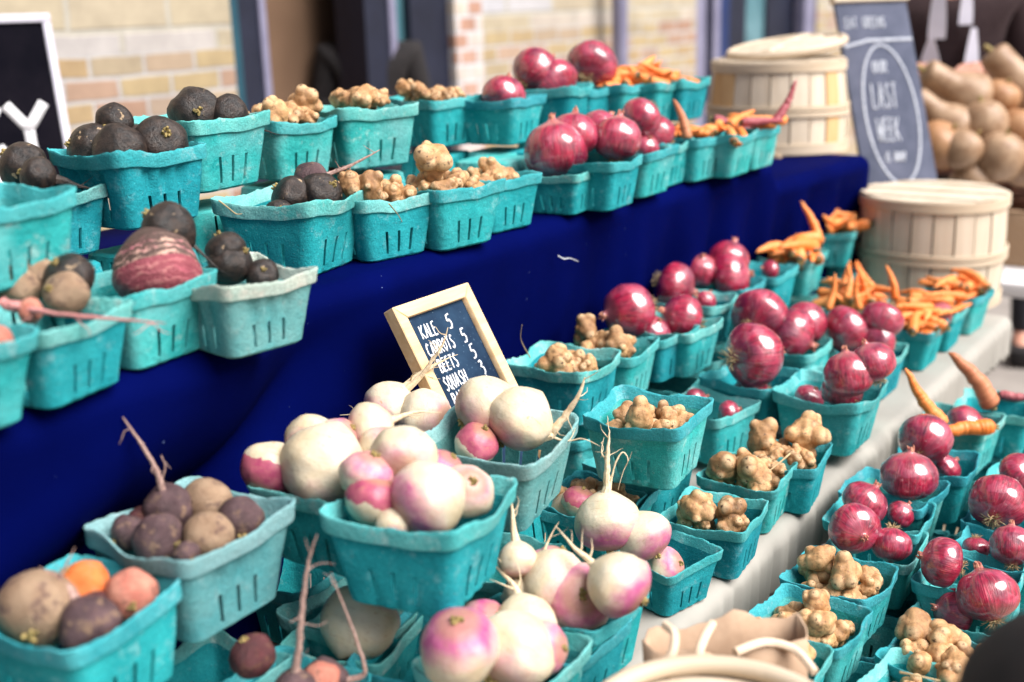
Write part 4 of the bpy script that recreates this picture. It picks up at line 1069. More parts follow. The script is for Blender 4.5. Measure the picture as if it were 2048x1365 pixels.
def tail_to(o, pix, zoff_depth, r0, mat, name='tail_root', start=None):
    """long root drawn through picture points at given depths, in the plant's own space"""
    bm = bmesh.new(); inv = None
    bpy.context.view_layer.update()
    inv = o.matrix_world.inverted()
    d0 = depth(o.location); W = [o.location.copy()] + [dep(x, y, d0 + (d - pix[0][2]) - .004) for x, y, d in pix]
    W = [Vector(p) for p in catmull([tuple(p) for p in W], 6)]
    n = len(W); s = o.matrix_world.to_scale().x; rn = random.Random(int(pix[0][0] * 7 + pix[-1][1]))
    rr = [r0 / s * ((1 - i / (n - 1)) ** .9 * .9 + .1) * (1 + rn.uniform(-.10, .10)) * (1.9 - .9 * min(1, i / 8)) for i in range(n)]
    add_tube(bm, [inv @ p + Vector((rn.uniform(-1, 1), rn.uniform(-1, 1), rn.uniform(-1, 1))) * rr[i] * .22 for i, p in enumerate(W)], rr, 8)
    for h in range(6 if r0 > .0035 else 1):             # side hairs
        i = rn.randint(min(8, n - 3), n - 2); q = inv @ W[i]; hp = [q.copy()]; dv = Vector((rn.uniform(-1, 1), rn.uniform(-1, 1), rn.uniform(-1, 1))).normalized()
        for k in range(4): dv = (dv + Vector((rn.uniform(-.6, .6), rn.uniform(-.6, .6), rn.uniform(-.6, .6)))).normalized(); q = q + dv * rn.uniform(.004, .009) / s; hp.append(q.copy())
        add_tube(bm, hp, [.0007 / s, .0006 / s, .0005 / s, .0004 / s, .0002 / s], 5)
    me = mesh_from(bm, name); link(name, me, mat, o)
def carrot(P, L, axis, bk, desc, kind='orange', group=True):
    _n[0] += 1
    body, top = CARR[kind, _n[0] % 4]
    o = link('carrot', body, None); o.location = P; o.rotation_mode = 'QUATERNION'
    o.rotation_quaternion = orient(axis, random.uniform(0, 6.28)); o.scale = (L, L, L)
    link('stem', top, None, o)
    tag(o, desc + ' in the ' + BASK[bk]['ref'], 'carrot', 'carrots in the ' + BASK[bk]['ref'] if group else None)
    return o
def carrot_pile(bk, word, n, level=0.0, L=(.07, .11), up=0.25, kind='orange', ax=None):
    b = BASK[bk]; c = b['c']
    for k in range(n):
        a = random.uniform(0, 6.28) if ax is None else ax + random.uniform(-.7, .7) + (math.pi if random.random() < .5 else 0)
        d = Vector((math.cos(a), math.sin(a), random.uniform(-.1, up)))
        ln = random.uniform(*L)
        p = Vector((c.x + random.uniform(-.044, .044), c.y + random.uniform(-.044, .044), b['zr'] + level + random.uniform(-.022, .006) + 0.010 * (k > n * .6))) - d.normalized() * ln * .45
        carrot(p, ln, d, bk, word + ' carrot lying', kind)

# --- upper shelf, front row
root('tan', 35, 570, 46, 'A', .004, (-.2, .3, .6), 'pale tan beet nearest the left edge')
root('tan', 132, 588, 48, 'A', .006, (-.4, .2, .7), 'tan beet with a whitish side')
root('tan', 78, 548, 36, 'A', .016, (.0, -.9, .2), 'small beet with upturned curling root', (.045, .16))
o = root('black', 172, 545, 50, 'A', .0, (-.3, .5, .5), 'black radish at the back')
o = root('reddish', 60, 622, 26, 'A', .0, (-.9, .1, .2), 'reddish beet with long pink root', None)
tail_to(o, [(0, 605, 1.235), (60, 620, 1.23), (150, 632, 1.21), (250, 640, 1.20), (330, 647, 1.19)], 0, 0.0043, PINKTAIL)
root('reddish', -12, 690, 40, 'A0', -.01, (0, .4, .8), 'reddish beet')
root('striped', 330, 515, 86, 'B', .046, (.25, -.92, .25), 'huge striped pink and brown root', None, None, (.95, .95, 1.0), False, loc=(0.40, -0.34, 0.020, 0.048))
root('black', 372, 452, 50, 'B', .080, (-.7, .5, .2), 'black radish behind the striped root', (.05, .10), None, (1, 1, 1.1), loc=(1.02, -.12, .060, .029))
root('black', 455, 522, 46, 'C', -.005, (.7, .5, .3), 'larger black radish')
root('black', 452, 500, 40, 'C', .008, (-.3, .7, .2), 'black radish in the back corner', (.04, .1))
root('black', 553, 545, 34, 'C', -.022, (.2, .3, .8), 'sunken small black radish')
root('black', 592, 418, 40, 'D', .002, (-.8, .5, .2), 'black radish with cut stem', loc=(0.02, -0.02, 0.012, 0.03))
root('black', 662, 416, 42, 'D', .004, (.6, .4, .5), 'black radish with pale scars', loc=(0.42, -0.5, 0.013, 0.031))
root('black', 530, 437, 30, 'D', -.022, (.2, .3, .8), 'sunken black radish')
root('beet', 622, 362, 38, 'E', .030, (-.8, -.1, .4), 'muddy beet with long twig-like tail', None)
choke_pile('E', 'smooth tan', .012); choke_pile('F', 'knobbly tan', .008); choke_pile('G', 'small tan', .004)
chokeat(866, 320, .036, 'F', .040, 'big double knobbed sunchoke', None, 3)
chokeat(690, 372, .026, 'E', .022, 'pale pointed sunchoke', None, 5)
chokeat(740, 372, .025, 'E', .020, 'rounder sunchoke beside the muddy beet', None, 7)
chokeat(985, 338, .022, 'G', .012, 'topmost warty sunchoke', None, 2)
onion(1113, 303, 62, 'H', .030, (-.12, .95, .1), 'big glossy red onion', None, 1.04)
onion(1148, 272, 50, 'I', .040, (.05, 1, .0), 'dull red onion with thick neck', None)
onion(1250, 276, 49, 'I', .030, (.1, 1, .1), 'round crimson onion', None)
onion(1203, 258, 42, 'I', .036, (.5, .8, -.1), 'shaded onion behind the crimson one', None)
onion(1283, 236, 42, 'J', .050, (-.6, -.6, .3), 'topmost onion')
onion(1307, 292, 26, 'J', -.004, (.2, .6, .6), 'pale pink onion')
onion(1348, 272, 38, 'K', .018, (-.6, .5, .2), 'streaky red onion')
carrot(at(1375, 280, BASK['K']['zr'] + .0), .085, img(-.35, 1, .0), 'K', 'stubby upright brown carrot', 'brown')
carrot_pile('L', 'short pale', 10, .008, (.065, .10)); carrot_pile('M', 'pale orange', 10, .006, (.085, .12)); carrot_pile('N', 'orange', 9, .006, (.085, .12))
carrot(at(1425, 237, BASK['M']['zr'] + .020), .12, img(1, -.25, .1), 'M', 'long dull purple carrot', 'purple')
carrot(at(1480, 246, BASK['M']['zr'] + .018), .10, img(1, .05, -.3), 'M', 'second purple carrot', 'purple')
carrot(at(1548, 246, BASK['N']['zr'] + .014), .10, img(.4, .8, .1), 'N', 'purple carrot pointing up', 'purple')
# --- rear row
root('black', 45, 330, 48, 'b1', .020, (-.8, .6, .3), 'black radish with tan crown')
root('black', 75, 352, 38, 'b1', .012, (-.9, .2, .3), 'brownish black radish with blunt tail', (.05, .35))
root('black', 155, 315, 52, 'b2', .012, (-.8, .2, .5), 'broad black radish at the left', loc=(-0.5, 0.6, 0.012, 0.034))
root('black', 237, 322, 55, 'b2', .010, (.5, .2, -.6), 'dusty brown black radish at the front', loc=(-0.46, -0.28, 0.012, 0.036))
root('black', 222, 280, 36, 'b2', .045, (-.2, -.4, .9), 'small black radish with green stem, on top', loc=(0, 0.42, 0.044, 0.025))
root('black', 292, 300, 42, 'b2', .018, (.1, .9, -.1), 'black radish with upright stem', loc=(0.36, 0.16, 0.014, 0.029))
root('black', 352, 302, 54, 'b2', .018, (.4, .3, .7), 'large black radish with one pale scar', loc=(0.38, -0.52, 0.016, 0.036))
root('black', 405, 238, 54, 'b3', .018, (.35, -.1, .9), 'larger black radish with tan stem scar', (.03, .12), None, (1, 1, 1.12), loc=(0.05, 0.05, 0.018, 0.037))
root('black', 472, 248, 42, 'b3', .012, (-.9, .3, .2), 'black radish with thin pointing tail', (.05, .16), loc=(0.48, -0.5, 0.012, 0.031))
choke_pile('b4', 'tan', .016); choke_pile('b5', 'pale tan', .022); choke_pile('b6', 'small tan', .010)
for (px, py, r, k, d, i) in ((640, 207, .030, 'b4', 'topmost pale sunchoke', 1), (560, 228, .030, 'b4', 'ball shaped sunchoke at the left', 4), (738, 197, .029, 'b5', 'ringed round sunchoke on top', 8), (800, 178, .026, 'b6', 'topmost round sunchoke', 9), (822, 182, .022, 'b6', 'sunchoke right of the topmost one', 0), (916, 198, .016, 'b6', 'tiny stalked sunchoke', 6)):
    chokeat(px, py, r, k, .020, d, None, i)
onion(1000, 196, 44, 'b7', .004, (.2, .8, -.2), 'half sunken red onion')
onion(1052, 146, 47, 'b8', .040, (.6, .6, -.3), 'red onion with root end left')
onion(1127, 168, 50, 'b8', .022, (-.5, .6, -.3), 'red onion with root end right')
onion(1200, 128, 51, 'b9', .042, (.3, .7, -.5), 'tall glossy onion')
carrot_pile('b10', 'pale orange', 14, .014, (.075, .11)); carrot_pile('b11', 'orange', 16, .022, (.075, .11), .6); carrot_pile('b12', 'pale', 8, .0, (.065, .10))
# --- middle table, rear rows
choke_pile('t1', 'brown', -.002); choke_pile('t2', 'pale yellow', .012, (3, 11))
chokeat(1090, 735, .030, 't1', .008, 'stalked sunchoke pointing left', None, 1)
chokeat(1165, 660, .031, 't2', .022, 'large clustered sunchoke', None, 8)
chokeat(1240, 690, .028, 't2', .012, 'pale cone shaped sunchoke', None, 10)
onion(1220, 622, 56, 't3', .030, (-.9, -.15, .35), 'crimson onion with neck at left')
onion(1306, 664, 36, 't3', -.010, (.3, .6, .5), 'pale pink onion')
onion(1380, 630, 48, 't4', -.006, (-.8, .3, .2), 'flame red onion')
onion(1327, 570, 48, 't5', .025, (.85, -.3, .3), 'pinkish onion with blunt neck')
onion(1418, 600, 22, 't5', -.015, (.3, .7, .3), 'sunken reddish onion')
onion(1385, 541, 36, 't6', .026, (.0, .7, .5), 'dusty purple onion')
onion(1456, 522, 42, 't6', .040, (.3, .8, -.1), 'upper red onion')
onion(1466, 554, 48, 't6', .014, (.8, .1, .4), 'front crimson onion')
onion(1540, 541, 20, 't7', .004, (-.8, .2, .3), 'tiny purple onion')
carrot_pile('t8', 'long pale', 24, .012, (.11, .15), .2, 'orange', 0.2); carrot_pile('t9', 'orange', 24, .022, (.09, .13), .5)
carrot(at(1640, 490, BASK['t9']['zr'] + .015), .11, img(-.45, 1, 0), 't9', 'upright orange carrot')
carrot(at(1540, 495, BASK['t8']['zr'] - .01), .09, img(-.35, 1, 0), 't8', 'thin purplish carrot pointing up', 'purple')
carrot_pile('f16', 'bright orange', 24, .016, (.085, .115), .6)
for px, py, ax, d in ((1690, 600, (.05, 1, 0), 'tallest upright carrot'), (1720, 620, (-.05, 1, .1), 'upright carrot right of the tallest'), (1750, 580, (-.5, .8, 0), 'slanting carrot'), (1790, 600, (-.3, 1, 0), 'dark tipped upright carrot'), (1655, 620, (.2, 1, .1), 'upright carrot at the left')):
    carrot(at(px, py, BASK['f16']['zr'] + .020), .078, img(*ax), 'f16', d)
carrot(at(1705, 598, BASK['f16']['zr'] + .014), .085, img(-0.06, 1, .1), 'f16', 'short upright carrot')
carrot(at(1735, 598, BASK['f16']['zr'] + .014), .085, img(-0.39, 1, .1), 'f16', 'leaning upright carrot')
carrot(at(1672, 598, BASK['f16']['zr'] + .014), .085, img(0.31, 1, .1), 'f16', 'upright carrot with brown top')
carrot_pile('f12', 'small orange', 24, .016, (.085, .12)); carrot_pile('f13', 'small bright', 24, .014, (.075, .11)); carrot_pile('f14', 'small orange', 24, .016, (.08, .12), .35)
carrot(at(1900, 622, BASK['f12']['zr'] + .012), .15, img(-1, -.12, .1), 'f12', 'fat purple root with blunt end', 'purple').scale = (.26, .26, .17)
# --- middle table, front onions
onion(1520, 634, 58, 'f15', .056, (.4, .4, -.6), 'upper glossy onion')
onion(1556, 682, 55, 'f15', .040, (.7, -.4, .2), 'dull purple onion')
onion(1622, 640, 42, 'f15', .034, (.6, .5, -.3), 'light red onion')
onion(1487, 718, 64, 'f9', .050, (.88, .1, -.35), 'largest dark red onion with beige root tuft')
onion(1497, 783, 36, 'f9', -.018, (-.9, .1, -.2), 'low onion with root end right')
onion(1678, 672, 52, 'f10', .062, (-.75, -.5, .2), 'crimson onion with neck down left')
onion(1765, 640, 42, 'f10', .066, (-.4, -.7, .2), 'dark purple onion behind')
onion(1772, 684, 43, 'f10', .026, (-.9, .0, .3), 'streaky onion with root end left')
onion(1697, 752, 50, 'f8', .040, (-.15, .95, .05), 'pointed onion with dry neck hairs')
onion(1745, 727, 46, 'f8', .060, (-.35, .85, .1), 'rear onion with ragged neck')
onion(1690, 787, 42, 'f8', .010, (.0, .95, .15), 'smaller front onion')
onion(1618, 797, 30, 'f8', -.024, (.3, .6, .4), 'sunken onion')
onion(1380, 800, 26, 'f11', -.012, (.6, .3, .3), 'pink onion top at the left')
onion(1482, 832, 26, 'f11', -.012, (.6, .3, .3), 'pink onion top at the right')
onion(1745, 765, 30, 'f17', -.020, (.5, .5, .3), 'shaded red onion')
choke_pile('f7', 'brown', .002, (3, 11)); choke_pile('f6', 'brown lumpy', .006); choke_pile('f5', 'golden', .0, (3, 11)); choke_pile('f3', 'pinkish tan', -.010, (3, 11)); choke_pile('n9', 'dusty brown', .012, (2, 10)); choke_pile('r1', 'dark brown', -.006, (0, 9))
chokeat(1612, 868, .036, 'f7', .022, 'pale many-knobbed sunchoke', None, 8)
chokeat(1500, 875, .031, 'f7', .014, 'brown lumpy sunchoke left of the many-knobbed one', None, 2)
chokeat(1435, 945, .034, 'f6', .010, 'large smooth brown sunchoke', None, 5)
chokeat(1495, 955, .032, 'f6', .010, 'pear shaped sunchoke with dark eye', None, 7)
chokeat(1465, 1020, .026, 'f5', .008, 'pale bowling pin sunchoke', None, 0)
chokeat(1385, 1018, .028, 'f5', .010, 'dark eyed brown sunchoke', None, 3)
chokeat(1265, 850, .027, 'f3', .0, 'pale pyramid sunchoke', None, 4)
# --- turnips
root('white', 972, 832, 72, 'f2', .040, (-.55, -.35, .2), 'upright white turnip with muddy crown', None, None, (1, 1, 1.05), loc=(0.20, 0.30, 0.030, 0.041))
o = root('white', 1058, 900, 74, 'f2', .022, (-.62, -.72, .1), 'white turnip with thick tail', None, loc=(0.12, -0.42, 0.024, 0.043))
tail_to(o, [(1092, 872, 1.36), (1128, 835, 1.355), (1155, 795, 1.345), (1170, 755, 1.34)], 0, 0.0077, TAIL)
tail_to(o, [(1120, 880, 1.33), (1165, 878, 1.32), (1200, 893, 1.31)], 0, 0.0018, TAIL)
root('magenta', 938, 928, 48, 'f2', .0, (.4, .7, .3), 'small turnip with red crown', None, loc=(-0.6, 0.12, 0.002, 0.028))
root('magenta', 703, 1030, 57, 'f1', .026, (.25, .95, .1), 'magenta turnip with brown crown', None, loc=(-0.4, 0.62, 0.018, 0.029))
root('pink', 858, 1038, 84, 'f1', .026, (-.75, -.45, .3), 'broad pinkish turnip', None, loc=(-0.12, -0.2, 0.02, 0.043))
root('white', 962, 1010, 56, 'f1', .016, (.3, .5, .7), 'white turnip with yellow stem', None, loc=(0.6, -0.52, 0.012, 0.03))
root('white', 757, 1080, 34, 'f1', -.004, (.2, -.6, .3), 'pale turnip tip', None, loc=(-0.62, 0.16, 0, 0.019))
root('white', 663, 882, 58, 'n3', .064, (-.3, -.5, .6), 'white turnip at the top', loc=(0.1, 0.75, 0.04, 0.034))
root('white', 635, 985, 94, 'n3', .042, (-.3, -.9, .1), 'huge smooth white turnip', None, None, (1, 1, 1.0), False, loc=(-0.45, 0.05, 0.03, 0.052))
root('white', 790, 955, 66, 'f1', .060, (.05, -.45, .85), 'white turnip with yellow cut stem', loc=(.42, .50, .046, .037))
root('white', 820, 930, 50, 'n3', .05, (.4, .7, .1), 'half hidden cream turnip', loc=(.55, -.55, .03, .034))
root('dark', 300, 1045, 30, 'n1', .0, (.2, .6, .3), 'reddish brown beet at the back', loc=(-.25, .72, .004, .020))
root('beet', 480, 1060, 30, 'n1', .0, (.2, .6, .3), 'shaded beet in the middle', loc=(.15, -.15, -.012, .024))
root('white', 772, 905, 50, 'n3', .072, (-.85, -.3, .1), 'white turnip with thin tail right', (.06, .16), loc=(0.85, 0.05, 0.05, 0.029))
root('pink', 722, 925, 42, 'n3', .060, (.7, .5, .2), 'pink patched turnip', (.05, .1), loc=(0.3, 0.36, 0.044, 0.027))
root('magenta', 495, 952, 60, 'n3', .030, (-.3, -.75, .4), 'shiny red turnip with cream side', None, loc=(-0.78, 1.05, 0.022, 0.034))
o = root('pink', 778, 812, 54, 'n3b', .036, (-.6, -.7, .1), 'pink turnip with hairy branching root', (.085, .16), None, (1, 1, 1), True, 9, None, .6)
tail_to(o, [(835, 760, 1.56), (862, 725, 1.555), (885, 690, 1.55), (896, 655, 1.545)], 0, 0.0043, TAIL)
o = root('white', 848, 832, 58, 'n3b', .026, (.75, -.1, .3), 'cream turnip with tail pointing left', (.085, .20), None, (1, 1, 1), True, 4)
o = root('purple', 1215, 1045, 66, 'f4', .046, (.05, -.98, .2), 'turnip standing on its purple crown, tail up', None)
tail_to(o, [(1214, 985, 1.465), (1214, 940, 1.46), (1216, 900, 1.46), (1219, 860, 1.46)], 0, 0.0067, TAIL)
tail_to(o, [(1214, 935, 1.455), (1203, 905, 1.45), (1208, 875, 1.45)], 0, 0.0020, TAIL)
tail_to(o, [(1222, 965, 1.455), (1232, 925, 1.45), (1245, 905, 1.45), (1256, 920, 1.45), (1246, 945, 1.45), (1236, 980, 1.45)], 0, 0.0015, TAIL)
root('purple', 1288, 1072, 54, 'f4', .030, (.55, -.75, .3), 'purple turnip half hidden')
o = root('purple', 1100, 1060, 50, 'n9', .030, (.1, -.95, .2), 'small white turnip with tail left', None)
tail_to(o, [(1095, 1020, 1.42), (1060, 1045, 1.40), (1030, 1062, 1.39)], 0, 0.0035, TAIL)
tail_to(o, [(1092, 1025, 1.38), (1090, 1080, 1.36), (1078, 1112, 1.35)], 0, 0.0020, TAIL)
root('magenta', 1135, 1020, 34, 'n9', .022, (.3, .8, .2), 'small magenta turnip')
root('pink', 1345, 1155, 42, 'f4', .0, (.6, .3, .4), 'pale pink turnip at the near corner')
root('white', 1050, 1212, 76, 'n6', .048, (.6, -.3, .5), 'round white turnip')
root('pink', 1165, 1222, 70, 'n6', .030, (.1, .3, .85), 'pink turnip with scarred stem', None)
root('purple', 1238, 1168, 68, 'n6', .052, (.72, -.5, .3), 'turnip with purple crown right', (.06, .14))
root('pink', 1108, 1135, 46, 'n6', .020, (.4, .8, .1), 'flat pink turnip behind')
root('white', 1035, 1120, 40, 'n6', .044, (.1, -.9, .2), 'pointed pale turnip', (.06, .25))
root('purple', 920, 1297, 84, 'n5', .036, (-.05, .85, .45), 'turnip with purple streaks round its cut stem')
root('white', 1095, 1330, 86, 'n5', .030, (-.4, -.5, .4), 'large white turnip at the bottom', None)
root('pink', 1165, 1318, 52, 'n5', .012, (.7, .1, .4), 'pink turnip behind')
root('pink', 1100, 1200, 40, 'n6', .0, (.2, .7, .4), 'small pink turnip at the far side', loc=(.10, .55, .03, .030))
root('white', 1010, 1230, 40, 'n6', .0, (-.3, -.8, .2), 'small cream turnip at the left', (.06, .12), loc=(-.70, .45, .026, .032))
root('purple', 1000, 1270, 40, 'n5', .0, (.5, .5, .4), 'small purple turnip at the back', loc=(.30, .62, .026, .031))
root('white', 1060, 1280, 40, 'n5', .0, (.2, -.7, .5), 'middling white turnip at the far rim', (.07, .14), loc=(.72, .0, .030, .034))
root('pink', 800, 990, 40, 'f1', .0, (.3, .8, .3), 'pink turnip at the back rim', loc=(-.15, .85, .036, .030))
root('purple', 930, 960, 36, 'f1', .0, (.5, .7, .2), 'small purple turnip at the far rim', loc=(.85, .05, .022, .027))
root('pink', 1000, 850, 36, 'f2', .0, (.2, .7, .4), 'small pink turnip at the back', loc=(.68, .35, .012, .028))
root('white', 735, 1270, 80, 'n4', .012, (.3, .5, -.3), 'round white turnip')
# --- beets
root('beet', 232, 1078, 38, 'n1', .012, (-.6, -.4, .5), 'small dusty beet at the left corner', (.06, .12), loc=(-0.62, 0.66, 0.004, 0.019))
root('beet', 300, 1098, 52, 'n1', .008, (.8, -.2, .3), 'greyish purple beet at the front left', loc=(-0.6, 0.02, 0.006, 0.027))
o = root('beet', 355, 1058, 54, 'n1', .026, (.35, -.9, .2), 'purple beet with very long upright root', None, loc=(0.02, 0.42, 0.018, 0.028))
tail_to(o, [(338, 1018, 1.31), (325, 985, 1.30), (312, 940, 1.29), (280, 885, 1.28), (245, 835, 1.27)], 0, 0.0057, BEETTAIL)
tail_to(o, [(322, 975, 1.29), (330, 935, 1.285), (322, 910, 1.28)], 0, 0.0020, BEETTAIL)
root('tan', 445, 1048, 55, 'n1', .018, (-.3, -.4, .6), 'brown beet with tan side', loc=(0.52, 0.12, 0.014, 0.028))
root('beet', 545, 1080, 50, 'n1', .008, (.2, -.5, .6), 'dark rough beet at the right corner', loc=(0.52, -0.58, 0.006, 0.027))
root('tan', 452, 1122, 52, 'n1', .002, (.0, -.6, .5), 'tan dusted beet at the front', loc=(-0.12, -0.55, 0.004, 0.028))
root('beet', 385, 1142, 24, 'n1', -.006, (.5, -.3, .5), 'tiny beet at the front rim', loc=(-0.66, -0.66, 0.002, 0.013))
o = root('tan', 68, 1245, 82, 'n2', .020, (.1, -.5, .7), 'big tan beet with dark patch', loc=(-0.38, 0.36, 0.012, 0.038))
tail_to(o, [(95, 1180, 1.11), (118, 1160, 1.11), (135, 1125, 1.11), (150, 1095, 1.11)], 0, 0.0030, BEETTAIL)
root('orange', 192, 1195, 48, 'n2', .022, (-.5, .6, .3), 'bright orange beet', loc=(0.36, 0.24, 0.014, 0.026))
root('reddish', 322, 1200, 44, 'n2', .010, (.3, -.3, .8), 'reddish beet with rough crown', loc=(0.58, -0.5, 0.008, 0.024))
root('beet', 205, 1278, 58, 'n2', .006, (.5, -.6, .3), 'greyish purple beet', (.05, .25), loc=(-0.28, -0.5, 0.004, 0.028))
root('dark', 262, 1218, 38, 'n2', .0, (.1, .2, .6), 'dark beet in the middle', loc=(0.12, -0.2, 0, 0.02))
root('dark', 505, 1312, 46, 'n7', .050, (-.3, .8, .3), 'dark knobbly beet')
o = root('beet', 590, 1385, 48, 'n7', .030, (.1, -.95, .1), 'purplish beet with the tallest upright tail', None)
tail_to(o, [(592, 1345, 1.14), (598, 1290, 1.13), (606, 1200, 1.12), (618, 1120, 1.11), (634, 1070, 1.10)], 0, 0.0050, BEETTAIL)
root('reddish', 642, 1362, 40, 'n7', .030, (.2, -.3, .7), 'reddish beet at the bottom edge')
o = root('beet', 735, 1395, 46, 'n7', .036, (.1, -.95, .1), 'beet with thin curving tail', None)
tail_to(o, [(726, 1352, 1.13), (716, 1290, 1.12), (690, 1220, 1.11), (662, 1145, 1.10)], 0, 0.0030, BEETTAIL)
# --- low bench
choke_pile('l1', 'brown', -.006); choke_pile('l2', 'golden brown', -.006, (3, 11)); choke_pile('l3', 'pale knotty', .0, (3, 11)); choke_pile('m1', 'large pale', .008, (3, 11), (.018, .026)); choke_pile('m7', 'brown', -.008)
chokeat(1605, 1312, .026, 'l1', .012, 'snowman shaped sunchoke', None, 0)
chokeat(1500, 1268, .030, 'l1', .010, 'brown speckled sunchoke at the cloth', None, 7)
chokeat(1632, 1205, .025, 'l2', .010, 'pointed teardrop sunchoke on top', None, 5)
chokeat(1635, 1248, .028, 'l2', .008, 'big speckled sunchoke', None, 9)
chokeat(1640, 1118, .026, 'l3', .020, 'round topmost sunchoke', None, 4)
chokeat(1690, 1150, .031, 'l3', .010, 'long pale branching sunchoke', None, 8)
chokeat(1840, 1262, .030, 'm1', .014, 'upper bean shaped sunchoke', None, 2)
chokeat(1895, 1275, .028, 'm1', .014, 'knobbed sunchoke right of the bean shaped one', None, 6)
chokeat(1915, 1335, .026, 'm1', .004, 'front sunchoke with ringed tip', None, 10)
onion(1698, 1072, 52, 'l4', .034, (.15, -.25, .9), 'dull purple onion facing out')
onion(1782, 1088, 41, 'l4', .012, (-.1, -.9, .1), 'flame striped onion with roots on top')
onion(1724, 1012, 47, 'l5', .022, (.55, .75, .0), 'pink striped onion')
onion(1800, 1030, 28, 'l5', -.012, (.4, .6, .2), 'low reddish onion')
onion(1818, 955, 56, 'l6', .026, (.0, .95, .15), 'broad onion with flaky top')
onion(1850, 880, 53, 'l7', .044, (.45, .6, -.5), 'large pink onion with beige root tuft')
onion(1893, 936, 30, 'l7', -.010, (.5, .5, .2), 'small pink onion')
onion(1950, 872, 44, 'l8', .016, (.9, .3, .2), 'smooth red onion')
carrot(at(1890, 850, BASK['l8']['zr'] + .024), .12, img(-.55, .8, 0), 'l8', 'bright orange carrot under the cloth edge')
carrot(at(1990, 855, BASK['l8']['zr'] + .020), .13, img(-1, -.1, .1), 'l8', 'yellowish carrot behind the onion')
carrot(at(1985, 815, BASK['l9']['zr'] + .010), .14, img(-.65, .8, .0), 'l9', 'thick brown carrot', 'brown').scale = (.15, .15, .13)
carrot(at(1995, 790, BASK['l9']['zr'] - .004), .10, img(1, .0, .2), 'l9', 'pinkish red carrot', 'purple')
onion(1885, 1125, 51, 'm3', .030, (-.9, .25, -.1), 'onion lying sideways')
onion(2000, 1200, 62, 'm2', .034, (-.15, .85, -.3), 'largest right edge onion')
onion(1905, 1228, 46, 'm2', .0, (-.9, .2, .1), 'purple onion with pale pointed neck')
onion(2022, 1096, 44, 'm4', .020, (.1, .9, -.3), 'dark onion')
onion(1952, 1096, 27, 'm4', -.004, (.0, -.8, -.1), 'small pink onion with roots up')
onion(1995, 1008, 57, 'm5', .030, (.45, .55, -.6), 'dark onion with tufted root end')
onion(2040, 948, 42, 'm6', .030, (.2, .5, .6), 'split skinned onion')

# loose dry root lying on the cloth edge, twig on the muddy beet
b = [o for o in bpy.data.objects if o.get('label', '').startswith('muddy beet')][0]
tail_to(b, [(645, 352, 1.72), (680, 340, 1.725), (720, 322, 1.73), (760, 300, 1.735)], 0, .0050, BEETTAIL)

def strand(pix, r, label, mat=None):
    bm = bmesh.new(); W_ = [Vector(p) for p in catmull([tuple(p) for p in pix], 6)]; o0 = W_[0].copy()
    add_tube(bm, [p - o0 for p in W_], [r * (1 - .6 * i / len(W_)) for i in range(len(W_))], 6)
    o = link('root_strand', mesh_from(bm, 'strand'), mat or ROOTHAIR); o.location = o0; tag(o, label, 'root strand', 'loose dry root strands'); return o
strand([atY(1116, 512, 1.078), atY(1128, 518, 1.068), atY(1140, 517, 1.07), atY(1156, 523, 1.078)], .0011, 'short pale root strand stuck on the bare blue cloth', CHALK)
zr = BASK['D']['zr']; strand([at(438, 402, zr + .01), at(455, 415, zr + .004), at(472, 428, zr - .002), at(484, 428, zr - .01)], .0012, 'thin dry root strand lying in the half empty radish basket')
zr = BASK['E']['zr']; strand([at(778, 408, zr + .004), at(796, 430, zr - .02), at(806, 448, zr - .04)], .0010, 'curved dry root strand hanging over the muddy beet basket')
zr = BASK['t1']['zr']; strand([at(1060, 715, zr + .012), at(1042, 680, zr + .05), at(1044, 650, zr + .08)], .0010, 'upright hair-thin root beside the price board')
zr = BASK['l1']['zr']; strand([at(1800, 1345, zr + .01), at(1835, 1352, zr + .012), at(1880, 1362, zr + .006)], .0016, 'brown root strand across the bottom right sunchokes')
zr = BASK['f7']['zr']; strand([at(1583, 905, zr + .012), at(1560, 925, zr + .016), at(1535, 945, zr + .012)], .0016, 'stiff dry root sticking out of the brown sunchokes')

# ------------------------------------------------------------------ small framed price board
TR, TL = atY(925, 562, 1.040), atY(775, 615, 1.040)
W = 0.171; H = 0.30
ex = Vector((1, 0, 0)); al = rad(30); ez = Vector((0, math.sin(al), math.cos(al))); ey = Vector((0, math.cos(al), -math.sin(al)))
Mb = Matrix(((ex.x, ey.x, ez.x, TL.x), (ex.y, ey.y, ez.y, TL.y), (ex.z, ey.z, ez.z, TL.z - 0.004), (0, 0, 0, 1)))
pb = empty('price_board'); pb.matrix_world = Mb
tag(pb, 'small chalk price board in a pine frame leaning on the blue cloth', 'sign')
fw = 0.020
def bar(name, pts):
    bm = bmesh.new(); f = [bm.verts.new((x, -0.010, z)) for x, z in pts]; g = [bm.verts.new((x, 0.010, z)) for x, z in pts]
    bm.faces.new(f); bm.faces.new(list(reversed(g)))
    for i in range(4): bm.faces.new((f[i], g[i], g[(i + 1) % 4], f[(i + 1) % 4]))
    bmesh.ops.recalc_face_normals(bm, faces=bm.faces[:])
    bmesh.ops.bevel(bm, geom=bm.edges[:], offset=0.0012, segments=1, affect='EDGES')
    return link(name, mesh_from(bm, name), PINE, pb)
g_ = 0.0004
bar('frame', [(0, -g_), (W, -g_), (W - fw, -fw), (fw, -fw)]); bar('frame', [(0, -H + g_), (fw, -H + fw), (W - fw, -H + fw), (W, -H + g_)])
bar('frame', [(-g_, 0), (fw - g_, -fw), (fw - g_, -H + fw), (-g_, -H)]); bar('frame', [(W + g_, 0), (W + g_, -H), (W - fw + g_, -H + fw), (W - fw + g_, -fw)])
